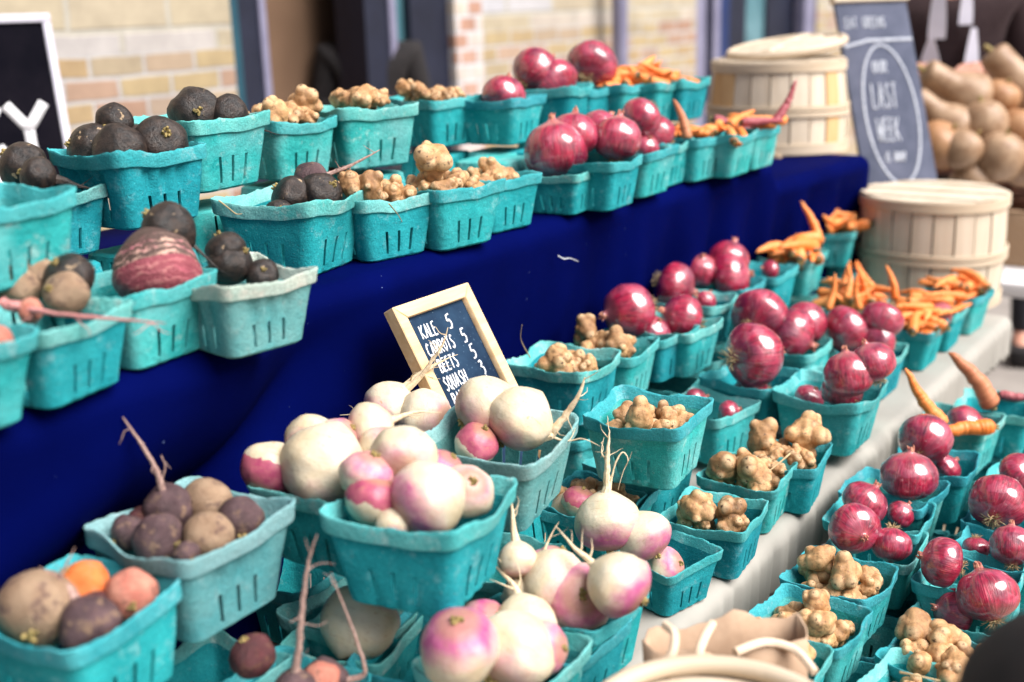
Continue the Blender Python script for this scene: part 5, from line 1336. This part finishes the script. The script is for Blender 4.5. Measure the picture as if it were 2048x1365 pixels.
box('slate', (W / 2, 0.002, -H / 2), (W - 2 * fw + 0.004, 0.006, H - 2 * fw + 0.004), SLATE, pb, None, 0)
bm = bmesh.new()
rows = [('KALE', '5', .038, .098, -.055), ('CARROTS', '5', .034, .114, -.0815), ('BEETS', '5', .042, .117, -.1075), ('SQUASH', '3', .036, .120, -.1335), ('RADISH', '5', .038, .116, -.158)]
for wd, pr_, x, x2, z in rows:
    write(bm, wd, x, z, .0195, .0022, 0.06, .14, .0008, .3, .50)
    write(bm, pr_, x2, z + .001, .021, .0026, 0.08, .2, .0008, .3, .7)
t = link('chalk_writing', mesh_from(bm, 'chalk', 0), CHALK, pb); t.location = (0, -0.0012, 0)
c = pb.matrix_world.translation
basket('sg', (c.x + W / 2, 1.04 - H * math.sin(al) + .02, 0), T, '', 'upturned teal basket under the small price board', 0, None, (0, 0), 1.0, True)
BASK['sg']['o'].location.z = T + BH

# ------------------------------------------------------------------ wooden bushel baskets
def bushel(name, loc, r0, r1, h, label, seed, lid=True, tiltlid=None, dark=0.35):
    """upturned split-wood basket: r0 at the ground, r1 at the top"""
    e = empty(name, loc); tag(e, label, 'basket', 'wooden bushel baskets')
    rnd = random.Random(seed); n = 22
    for k in range(n):
        a0 = 2 * math.pi * (k + .04) / n; a1 = 2 * math.pi * (k + .96) / n
        bm = bmesh.new(); rows = []
        for j in range(7):
            t = j / 6; rr = r0 + (r1 - r0) * t + 0.006 * math.sin(t * math.pi); rr += (0.002 if k % 2 else 0)
            ring = []
            for a in (a0, (a0 + a1) / 2, a1): ring.append((bm.verts.new((rr * math.cos(a), rr * math.sin(a), h * t)), bm.verts.new(((rr - .004) * math.cos(a), (rr - .004) * math.sin(a), h * t))))
            rows.append(ring)
        for j in range(6):
            for q in range(2):
                bm.faces.new((rows[j][q][0], rows[j][q + 1][0], rows[j + 1][q + 1][0], rows[j + 1][q][0]))
                bm.faces.new((rows[j][q + 1][1], rows[j][q][1], rows[j + 1][q][1], rows[j + 1][q + 1][1]))
            bm.faces.new((rows[j][0][1], rows[j][0][0], rows[j + 1][0][0], rows[j + 1][0][1])); bm.faces.new((rows[j][2][0], rows[j][2][1], rows[j + 1][2][1], rows[j + 1][2][0]))
        link('stave', mesh_from(bm, 'stave'), STAVE_D if rnd.random() < dark else STAVE, e)
    def hoop(z, w, out=.004, th=.004):
        rr = r0 + (r1 - r0) * z / h + 0.006 * math.sin(z / h * math.pi) + out
        bm = bmesh.new(); R_ = []
        for k in range(56):
            a = 2 * math.pi * k / 56; wv = 0.0015 * math.sin(3 * a + seed)
            R_.append([bm.verts.new((q * math.cos(a), q * math.sin(a), zz + wv)) for q, zz in ((rr, z - w / 2), (rr + th, z - w / 2 + .001), (rr + th, z + w / 2 - .001), (rr, z + w / 2))])
        for k in range(56):
            A, B = R_[k], R_[(k + 1) % 56]
            for q in range(4): bm.faces.new((A[q], B[q], B[(q + 1) % 4], A[(q + 1) % 4]))
        return link('hoop', mesh_from(bm, 'hoop', 30), HOOP, e)
    hoop(h - .014, .026); hoop(h * .50, .013); hoop(h * .50 - .016, .013); hoop(.014, .028)
    # bottom boards showing on top
    bm = bmesh.new(); R_ = r1 + .004; nb_ = 6
    for k in range(nb_):                     # parallel boards cut to the round
        xa, xb = -R_ + 2 * R_ * k / nb_ + .0012, -R_ + 2 * R_ * (k + 1) / nb_ - .0012; zz = h - .003 + .0028 * (k % 2)
        up_ = [(xa + (xb - xa) * q / 6, math.sqrt(max(1e-6, R_ * R_ - (xa + (xb - xa) * q / 6) ** 2))) for q in range(7)]
        pts = [Vector((x, y, 0)) for x, y in up_] + [Vector((x, -y, 0)) for x, y in reversed(up_)]
        f0 = [bm.verts.new((p.x, p.y, zz)) for p in pts]; f1 = [bm.verts.new((p.x, p.y, zz + .005)) for p in pts]
        bm.faces.new(f0); bm.faces.new(list(reversed(f1)))
        for q in range(len(pts)): bm.faces.new((f0[q], f1[q], f1[(q + 1) % len(pts)], f0[(q + 1) % len(pts)]))
    bmesh.ops.recalc_face_normals(bm, faces=bm.faces[:])
    link('base_board', mesh_from(bm, 'base'), STAVE, e)
    return e
c1 = at(1546, 300, ZU - .048)
bushel('bushel_basket', (c1.x + 0.02, c1.y, ZU - .045), .182, .168, .235, 'upturned split wood bushel basket at the far end of the blue shelf', 3, dark=.4)
c2 = at(1850, 598, ZT)
bushel('bushel_basket', (c2.x + 0.02, c2.y, ZT + .002), .168, .174, .272, 'upturned smooth wood bushel basket at the far table corner', 5, dark=.0)
# loose round lid leaning on the first bushel
lc_ = dep(1600, 72, depth((c1.x, c1.y, ZU + .25)))
lid = empty('wooden_lid', (c1.x + .05, c1.y - .01, ZU + .216)); tag(lid, 'round wooden bushel lid lying tilted on the shelf bushel basket', 'lid')
lid.rotation_euler = (rad(-4), rad(-7), 0)
bm = bmesh.new(); add_tube(bm, [(.150 * math.cos(2 * math.pi * k / 48), .150 * math.sin(2 * math.pi * k / 48), .006) for k in range(49)], .011, 8, False)
link('rim', mesh_from(bm, 'rim'), HOOP, lid)
for k in range(6):
    x = -.125 + .05 * k; ln = 2 * math.sqrt(max(.0004, .148 ** 2 - (abs(x) + .012) ** 2))
    box('board', (x, 0, .008 + .001 * (k % 2)), (.047, ln, .006), STAVE, lid)
box('cross_bar', (0, 0, .016), (.27, .03, .008), STAVE, lid)

# near basket at the bottom edge, with the crumpled paper bag
nb = dep(1432, 1480, 1.02)
e = bushel('bushel_basket', (nb.x, nb.y, ZL), .098, .112, nb.z - ZL, 'pale round wooden basket cut by the bottom edge beside the paper bag', 9, dark=.0)
for ch in list(e.children):
    if ch.name.startswith('base_board'): bpy.data.objects.remove(ch)
link('base_board', lathe_mesh([(nb.z - ZL - .010, .001), (nb.z - ZL - .010, .106), (nb.z - ZL - .004, .1065), (nb.z - ZL - .003, .100), (nb.z - ZL - .002, .001)], 48, 1, 0, 1, name='base'), STAVE, e)
bm = bmesh.new(); add_tube(bm, [(.111 * math.cos(2 * math.pi * k / 64), .111 * math.sin(2 * math.pi * k / 64), nb.z - ZL + .006) for k in range(65)], .009, 10, False)
link('rim', mesh_from(bm, 'rim'), HOOP, e)
bq = dep(1455, 1296, 1.22)
bag = empty('paper_bag', (bq.x, bq.y, ZL)); tag(bag, 'crumpled brown paper bag tucked behind the near round basket', 'bag')
rnd = random.Random(4)
bm = bmesh.new(); rows = []
outline = []
n = 44
for k in range(n):
    a = 2 * math.pi * k / n
    rx, ry = .105, .034
    s = 1 / max(abs(math.cos(a)) ** 1.0, abs(math.sin(a)) ** 1.0) ** .75
    outline.append((rx * math.cos(a) * s * .8, ry * math.sin(a) * s * .8))
hz = bq.z - ZL + .012
for j in range(9):
    t = j / 8; ring = []
    for k, (x, y) in enumerate(outline):
        q = Vector((x * 14, y * 14, t * 2.2)); w_ = .010 * noise.noise(q) + .012 * noise.noise(q * 2.1)
        top = (.020 * noise.noise(Vector((x * 22, y * 22, 3))) + .012 * noise.noise(Vector((x * 60, y * 60, 1)))) if j == 8 else 0
        ring.append(bm.verts.new((x * (1 + w_ * 6 * t), y * (1 + w_ * 10 * t), .003 + hz * t + top)))
    rows.append(ring)
for j in range(8):
    for k in range(n): bm.faces.new((rows[j][k], rows[j][(k + 1) % n], rows[j + 1][(k + 1) % n], rows[j + 1][k]))
bm.faces.new(list(reversed(rows[0])))
bb = link('bag_body', mesh_from(bm, 'bag', 25), KRAFT, bag); md = bb.modifiers.new('thickness', 'SOLIDIFY'); md.thickness = .0018
bag.rotation_euler = (0, 0, rad(-52))
for (pts) in ([(1330, 1250, 1.19), (1348, 1268, 1.17), (1345, 1305, 1.16), (1325, 1330, 1.16)], [(1425, 1248, 1.20), (1412, 1270, 1.18), (1400, 1300, 1.165), (1395, 1330, 1.16)], [(1470, 1305, 1.17), (1530, 1285, 1.19), (1590, 1300, 1.19), (1630, 1345, 1.17)]):
    bpy.context.view_layer.update(); inv = bag.matrix_world.inverted()
    bm = bmesh.new(); W_ = catmull([tuple(inv @ dep(*p)) for p in pts], 6); add_tube(bm, W_, .0045, 7)
    link('cord', mesh_from(bm, 'cord'), ROPE, bag)
# black bag at the lower right
kb = dep(2200, 1480, .80)
BAGP = [(0, .05), (.0, .085), (.05, .105), (.15, .108), (.25, .104), (kb.z - ZL, .095), (kb.z - ZL + .05, .078), (kb.z - ZL + .078, .045), (kb.z - ZL + .088, .01)]
bo = link('shoulder_bag', lathe_mesh(BAGP, 32, 4, .03, 3, name='shoulder_bag'), BLACKF); bo.location = (kb.x, kb.y, ZL + .001)
tag(bo, 'black rounded fabric bag cut off by the lower right corner', 'bag')
bm = bmesh.new(); add_tube(bm, [(.08 * math.cos(rad(a)), 0, kb.z - ZL + .06 + .10 * math.sin(rad(a))) for a in range(0, 181, 12)], .006, 8); link('strap', mesh_from(bm, 'strap'), BLACKF, bo)

# ------------------------------------------------------------------ black framed letter sign on the left
sd = 3.15
TRs = dep(96, 28, sd)
sg = empty('black_sign'); n_h = (CAM - TRs); n_h.z = 0; n_h = (n_h.normalized() + Vector((0.0, -0.9, 0))).normalized()
ex = Vector((0, 0, 1)).cross(n_h) * -1; ex = Vector((-n_h.y, n_h.x, 0)); tl = rad(9)
ez = (Vector((0, 0, math.cos(tl))) - n_h * math.sin(tl)); ey = ez.cross(ex)
sg.matrix_world = Matrix(((ex.x, ey.x, ez.x, TRs.x), (ex.y, ey.y, ez.y, TRs.y), (ex.z, ey.z, ez.z, TRs.z), (0, 0, 0, 1)))
tag(sg, 'black pavement sign with white letters in a grey frame at the left edge', 'sign')
SW, SH, sf = 0.62, 1.5, 0.022
box('panel', (-SW / 2, 0, -SH / 2), (SW - .01, .012, SH - .01), BLACKB, sg, None, 0)
for c, s in (((-SW / 2, 0, -sf / 2), (SW, .03, sf)), ((-SW / 2, 0, -SH + sf / 2), (SW, .03, sf)), ((-sf / 2, 0, -SH / 2), (sf - .001, .028, SH - 2 * sf)), ((-SW + sf / 2, 0, -SH / 2), (sf - .001, .028, SH - 2 * sf))):
    box('frame', c, s, ALU, sg)
for x in (-SW + .02, -.02):
    bm = bmesh.new(); add_tube(bm, [(x, .012, -.03), (x, .55, -SH)], .012, 8); link('rear_leg', mesh_from(bm, 'rear_leg'), ALU, sg)
bm = bmesh.new()
lh = .125; z0 = -.355
write(bm, 'C', -.250, z0, lh, .024, 0, .1, .001, 0, 1.1); write(bm, 'Y', -.150, z0, lh, .026, 0, .1, .001, 0, 1.2)
write(bm, 'S', -.205, z0 - .17, lh, .024, 0, .1, .001, 0, .95)
tx = link('lettering', mesh_from(bm, 'lettering', 0), CHALK_W, sg); tx.location = (0, -.0065, 0)

# ------------------------------------------------------------------ tall slate sign at the right
sd = 3.30
TRs = dep(1739, 6, sd); vh = Vector((FV.x, FV.y, 0)).normalized()
nh = Vector((-math.cos(rad(48)), -math.sin(rad(48)), 0)); ex = Vector((-nh.y, nh.x, 0)); tl = rad(24)
ez = Vector((0, 0, math.cos(tl))) - nh * math.sin(tl); ey = ez.cross(ex)
ts = empty('slate_sign'); ts.matrix_world = Matrix(((ex.x, ey.x, ez.x, TRs.x), (ex.y, ey.y, ez.y, TRs.y), (ex.z, ey.z, ez.z, TRs.z), (0, 0, 0, 1)))
tag(ts, 'tall narrow grey slate sign with a chalk oval leaning between the bushels', 'sign')
SW, SH = .215, 1.05
box('slate', (0, 0, -SH / 2), (SW, .014, SH), SLATE_G, ts, None, .001)
box('top_rail', (0, -.002, .016), (SW + .012, .030, .034), STAVE, ts)
bm = bmesh.new()
write(bm, 'EAT GREENS', -.088, -.075, .030, .0035, .05, .14, .001, .3, .42)
ribbon(bm, [(-SW / 2 + .004, -.128), (-.03, -.112), (.03, -.112), (SW / 2 - .004, -.112)], .009, .001, .2)
ov = [(.004 + .078 * math.sin(2 * math.pi * k / 40), -.322 + .196 * math.cos(2 * math.pi * k / 40)) for k in range(41)]
ribbon(bm, ov, .007, .001, .15)
write(bm, 'OUR', -.030, -.205, .034, .0045, .05, .14, .001, .3, .55)
write(bm, 'LAST', -.046, -.305, .070, .0048, .05, .10, .001, .3, .30)
write(bm, 'WEEK', -.048, -.397, .064, .0045, .05, .08, .001, .3, .30)
write(bm, 'IS NOW', -.036, -.455, .026, .004, .05, .14, .001, .3, .45)
tx = link('chalk_writing', mesh_from(bm, 'chalk', 0), CHALK_F, ts); tx.location = (0, -.0075, 0)

# ------------------------------------------------------------------ background right: squash stand
st = empty('squash_table', (3.95, .62, 0)); tag(st, 'white topped table behind the stall carrying the squash basket', 'table')
box('tabletop', (0, 0, .74), (1.0, 1.0, .04), WHITEP, st)
for x in (-.45, .45):
    for y in (-.45, .45): box('leg', (x, y, .36), (.05, .05, .72), WHITEP, st)
cb = box('cardboard_box', (3.98, .70, .762 + .075), (.62, .62, .15), CARD); tag(cb, 'plain brown cardboard box under the wicker basket', 'box')
wk = empty('wicker_basket', (3.98, .72, .915)); tag(wk, 'dark brown wicker basket full of squash behind the bushels', 'basket')
bm = bmesh.new()
for j in range(11):
    z = .012 + j * .0135; r = .26 + .05 * j / 10
    pts = [((r + .006 * math.sin(k * math.pi / 2 + j * math.pi)) * math.cos(2 * math.pi * k / 72), (r + .006 * math.sin(k * math.pi / 2 + j * math.pi)) * math.sin(2 * math.pi * k / 72), z) for k in range(73)]
    add_tube(bm, pts, .0085, 6, False)
add_tube(bm, [(.25 * math.cos(2 * math.pi * k / 4), .25 * math.sin(2 * math.pi * k / 4), .01) for k in range(5)], .006, 5, False)
link('woven_side', mesh_from(bm, 'woven'), WICKER, wk)
bm = bmesh.new()
for ph in (0, 2.1, 4.2):
    add_tube(bm, [((.312 + .010 * math.cos(k * .8 + ph)) * math.cos(2 * math.pi * k / 110), (.312 + .010 * math.cos(k * .8 + ph)) * math.sin(2 * math.pi * k / 110), .165 + .010 * math.sin(k * .8 + ph)) for k in range(111)], .010, 6, False)
link('braided_rim', mesh_from(bm, 'rim'), WICKER, wk)
box('basket_base', (0, 0, .006), (.36, .36, .010), WICKER, wk)
SQP = [(-1.0, .05), (-.98, .3), (-.8, .62), (-.5, .72), (-.15, .6), (.2, .44), (.6, .40), (.9, .38), (1.0, .28), (1.03, .05)]
SQR = [(-.82, .05), (-.8, .3), (-.55, .8), (0, 1.0), (.55, .8), (.78, .4), (.8, .05)]
sqm = [lathe_mesh(SQP, 28, 4, .05, i, name='squash', bend=.12 * i) for i in range(2)]
sqr = lathe_mesh(SQR, 28, 4, .04, 4, 8, .02, 'squash')
sq_stem = bmesh.new(); add_tube(sq_stem, [(0, 0, .98), (0, 0, 1.12), (.05, 0, 1.22)], [.11, .07, .08], 6); sq_stem = mesh_from(sq_stem, 'stem'); sq_stem.materials.append(STEM)
SQ = [(1910, 178, 72, 'p', (-.75, .4, .1), 3.55, 'tan squash lying at the top of the pile'), (1880, 235, 66, 'p', (-.7, .55, 0), 3.5, 'pale squash sloping down beside the slate sign'), (2000, 195, 40, 'o', (.2, .6, .4), 3.55, 'round orange squash near the right edge'),
      (1968, 250, 48, 'r', (-.2, .9, .2), 3.48, 'egg shaped pale squash in the middle of the pile'), (1880, 290, 52, 'o', (.3, .5, .5), 3.46, 'orange brown squash beside the foot of the slate sign'), (1925, 300, 40, 'r', (.5, .6, .3), 3.42, 'small pale squash at the basket rim'),
      (2000, 315, 50, 'r', (.1, .8, .4), 3.42, 'round tan squash at the front rim'), (2035, 165, 80, 'p', (-.6, .7, .0), 3.62, 'long pale squash cut by the right edge'), (2040, 260, 48, 'o', (.2, .7, .3), 3.5, 'tan squash at the right edge'), (1945, 365, 44, 'r', (.3, .3, .7), 3.46, 'squash half sunk in the wicker basket'), (2050, 330, 44, 'r', (.0, .7, .5), 3.44, 'lowest squash at the right edge')]
for px, py, rp, k, ax, d, lb in SQ:
    P = dep(px, py, d); r = rp * d / FPX
    me = {'p': sqm[0], 'o': sqr, 'r': sqr}[k].copy(); me.materials.append(SQUASH_O if k == 'o' else SQUASH)
    o = link('squash', me, None); o.location = P; o.rotation_mode = 'QUATERNION'; o.rotation_quaternion = orient(img(*ax), rp)
    o.scale = (r, r, r * (1.2 if k == 'r' else 1)); tag(o, lb, 'squash', 'squash in the wicker basket')
    s_ = link('stem', sq_stem, None, o)
    if k != 'p': s_.location = (0, 0, -.22)

# ------------------------------------------------------------------ people
def skin_chain(name, nodes, edges, mat, parent=None, sub=2):
    me = bpy.data.meshes.new(name); me.from_pydata([n[0] for n in nodes], edges, [])
    o = link(name, me, mat, parent)
    sk = o.modifiers.new('skin', 'SKIN'); sk.use_smooth_shade = True
    for i, n in enumerate(nodes):
        rr = n[1]; me.skin_vertices[0].data[i].radius = rr if hasattr(rr, '__len__') else (rr, rr)
    me.skin_vertices[0].data[0].use_root = True
    ss = o.modifiers.new('sub', 'SUBSURF'); ss.levels = sub; ss.render_levels = sub
    return o
def person(loc, face, h, label, coat, shirt=None, hold=True):
    """standing figure; face = heading of the chest. One continuous body, clothing and hair as children"""
    s = h / 1.75
    root_ = empty('person', loc); root_.rotation_euler = (0, 0, face - math.pi / 2 + math.pi); tag(root_, label, 'person')
    # local: chest towards -Y
    N = [((0, 0, .98), (.15, .11)), ((0, 0, 1.12), (.135, .10)), ((0, -.01, 1.28), (.16, .115)), ((0, 0, 1.42), (.15, .10)), ((0, 0, 1.49), (.055, .055)), ((0, -.01, 1.56), (.055, .06)), ((0, -.02, 1.64), (.078, .095)), ((0, -.015, 1.72), (.062, .08)),
         ((.19, 0, 1.42), .055), ((.235, -.02, 1.16), .042), ((.12, -.24, 1.20), .032), ((.07, -.30, 1.22), (.022, .03)),
         ((-.19, 0, 1.42), .055), ((-.235, -.02, 1.16), .042), ((-.12, -.24, 1.20), .032), ((-.07, -.30, 1.22), (.022, .03)),
         ((.10, 0, .88), .085), ((.105, 0, .50), .055), ((.11, .01, .09), .036), ((.115, -.12, .04), .035),
         ((-.10, 0, .88), .085), ((-.105, 0, .50), .055), ((-.11, .01, .09), .036), ((-.115, -.12, .04), .035)]
    E = [(0, 1), (1, 2), (2, 3), (3, 4), (4, 5), (5, 6), (6, 7), (3, 8), (8, 9), (9, 10), (10, 11), (3, 12), (12, 13), (13, 14), (14, 15), (0, 16), (16, 17), (17, 18), (18, 19), (0, 20), (20, 21), (21, 22), (22, 23)]
    N = [(tuple(q * s for q in p), tuple(q * s for q in r) if hasattr(r, '__len__') else r * s) for p, r in N]
    # fingers as chains continuing from each hand
    for hi, sx in ((11, 1), (15, -1)):
        bx, by, bz = N[hi][0]
        for f in range(5):
            dx = (-.022 + .015 * f) * s if f < 4 else -.034 * sx * s
            ln = (.052, .060, .056, .044, .036)[f] * s
            i0 = len(N); N.append(((bx + dx, by - .03 * s, bz + .004), .0095 * s)); N.append(((bx + dx * 1.1 - .01 * sx * s, by - .03 * s - ln * .7, bz - .012 * s), .0085 * s)); N.append(((bx + dx * 1.1 - .02 * sx * s, by - .03 * s - ln * .85, bz - .035 * s), .007 * s))
            E += [(hi, i0), (i0, i0 + 1), (i0 + 1, i0 + 2)]
    skin_chain('body', N, E, SKIN, root_)
    G = 1.13
    up = [0, 1, 2, 3, 8, 9, 10, 12, 13, 14]; mp = {v: i for i, v in enumerate(up)}
    cn = [(N[i][0], tuple(q * G + .008 for q in N[i][1]) if hasattr(N[i][1], '__len__') else N[i][1] * (1.5 if i in (8, 12) else 1.3) + .008) for i in up]
    ce = [(mp[a], mp[b]) for a, b in E if a in mp and b in mp]
    skin_chain('jacket', cn, ce, coat, root_)
    up = [0, 16, 17, 18, 20, 21, 22]; mp = {v: i for i, v in enumerate(up)}
    tn = [(N[i][0], tuple(q * 1.06 for q in N[i][1]) if hasattr(N[i][1], '__len__') else N[i][1] * 1.25) for i in up]
    skin_chain('trousers', tn, [(mp[a], mp[b]) for a, b in E if a in mp and b in mp], DENIM, root_)
    for sx in (1, -1): box('shoe', (.113 * sx * s, -.06 * s, .04 * s), (.085 * s, .25 * s, .075 * s), BLACKF, root_, None, .02)
    # hair cap, ears, eyes, nose, mouth
    bm = bmesh.new(); bmesh.ops.create_uvsphere(bm, u_segments=24, v_segments=14, radius=1)
    for v in bm.verts:
        v.co = Vector((v.co.x * .088, v.co.y * .108 + .005, v.co.z * .105))
    bmesh.ops.delete(bm, geom=[v for v in bm.verts if v.co.z < -.02 - (.06 if v.co.y > .02 else 0) or (v.co.y < -.055 and v.co.z < .045)], context='VERTS')
    hr = link('hair', mesh_from(bm, 'hair', 0), HAIR, root_); hr.location = (0, -.012 * s, 1.675 * s); hr.scale = (s, s, s); md = hr.modifiers.new('t', 'SOLIDIFY'); md.thickness = .012
    for sx in (1, -1):
        bm = bmesh.new(); bmesh.ops.create_uvsphere(bm, u_segments=10, v_segments=8, radius=.011 * s); ey_ = link('eye', mesh_from(bm, 'eye', 0), WHITEP, root_); ey_.location = (.031 * sx * s, -.102 * s, 1.655 * s)
        bm = bmesh.new(); bmesh.ops.create_uvsphere(bm, u_segments=10, v_segments=8, radius=.03 * s); er = link('ear', mesh_from(bm, 'ear', 0), SKIN, root_); er.location = (.08 * sx * s, -.01 * s, 1.64 * s); er.scale = (.35, .6, 1)
    bm = bmesh.new(); add_tube(bm, [(0, -.10 * s, 1.66 * s), (0, -.122 * s, 1.625 * s), (0, -.105 * s, 1.615 * s)], [.009 * s, .013 * s, .012 * s], 8); link('nose', mesh_from(bm, 'nose', 0), SKIN, root_)
    bm = bmesh.new(); add_tube(bm, [(-.022 * s, -.098 * s, 1.585 * s), (0, -.106 * s, 1.583 * s), (.022 * s, -.098 * s, 1.585 * s)], [.003, .007 * s, .003], 6); link('mouth', mesh_from(bm, 'mouth', 0), CARROT_P, root_)
    if shirt:
        # open jacket: pale shirt panels and scarf ends over the chest
        for k, (x0, z0, z1, w0, w1) in enumerate(((-.035, 1.455, 1.30, .030, .052), (-.050, 1.300, 1.165, .018, .070), (.045, 1.455, 1.34, .020, .040), (.070, 1.33, 1.17, .016, .045), (-.125, 1.34, 1.20, .008, .040))):
            bm = bmesh.new(); A, B = [], []
            for j in range(9):
                t = j / 8; z = z0 + (z1 - z0) * t; hw = (w0 + (w1 - w0) * math.sin(t * math.pi * .55)) / 1
                for q, L_ in ((-1, A), (1, B)):
                    L_.append([bm.verts.new(((x0 + q * hw * .5) * s, (-.150 + .25 * (x0 + q * hw * .5) ** 2 * 10 - dy) * s, z * s)) for dy in (0, .012)])
            for j in range(8):
                bm.faces.new((A[j][1], B[j][1], B[j + 1][1], A[j + 1][1])); bm.faces.new((B[j][0], A[j][0], A[j + 1][0], B[j + 1][0]))
                bm.faces.new((A[j][0], A[j][1], A[j + 1][1], A[j + 1][0])); bm.faces.new((B[j][1], B[j][0], B[j + 1][0], B[j + 1][1]))
            link('shirt_panel', mesh_from(bm, 'shirt', 30), shirt, root_)
    return root_
def heading(P): d = CAM - Vector(P); return math.atan2(d.y, d.x)
P1 = dep(1900, 40, 4.05); P1 = (P1.x, P1.y, 0)
person(P1, heading(P1), 1.88, 'person in dark brown knit jacket over white shirt behind the squash', KNIT, SHIRT)
P2 = dep(2035, 60, 4.9); P2 = (P2.x, P2.y, 0)
person(P2, heading(P2), 1.80, 'person in a navy coat partly cut off by the right edge', NAVYC)
P3 = atY(738, 100, 3.66); P3 = (P3.x, P3.y, 0)
person(P3, heading(P3), 1.66, 'dim person in dark clothes inside the brown doorway', BLACKF)
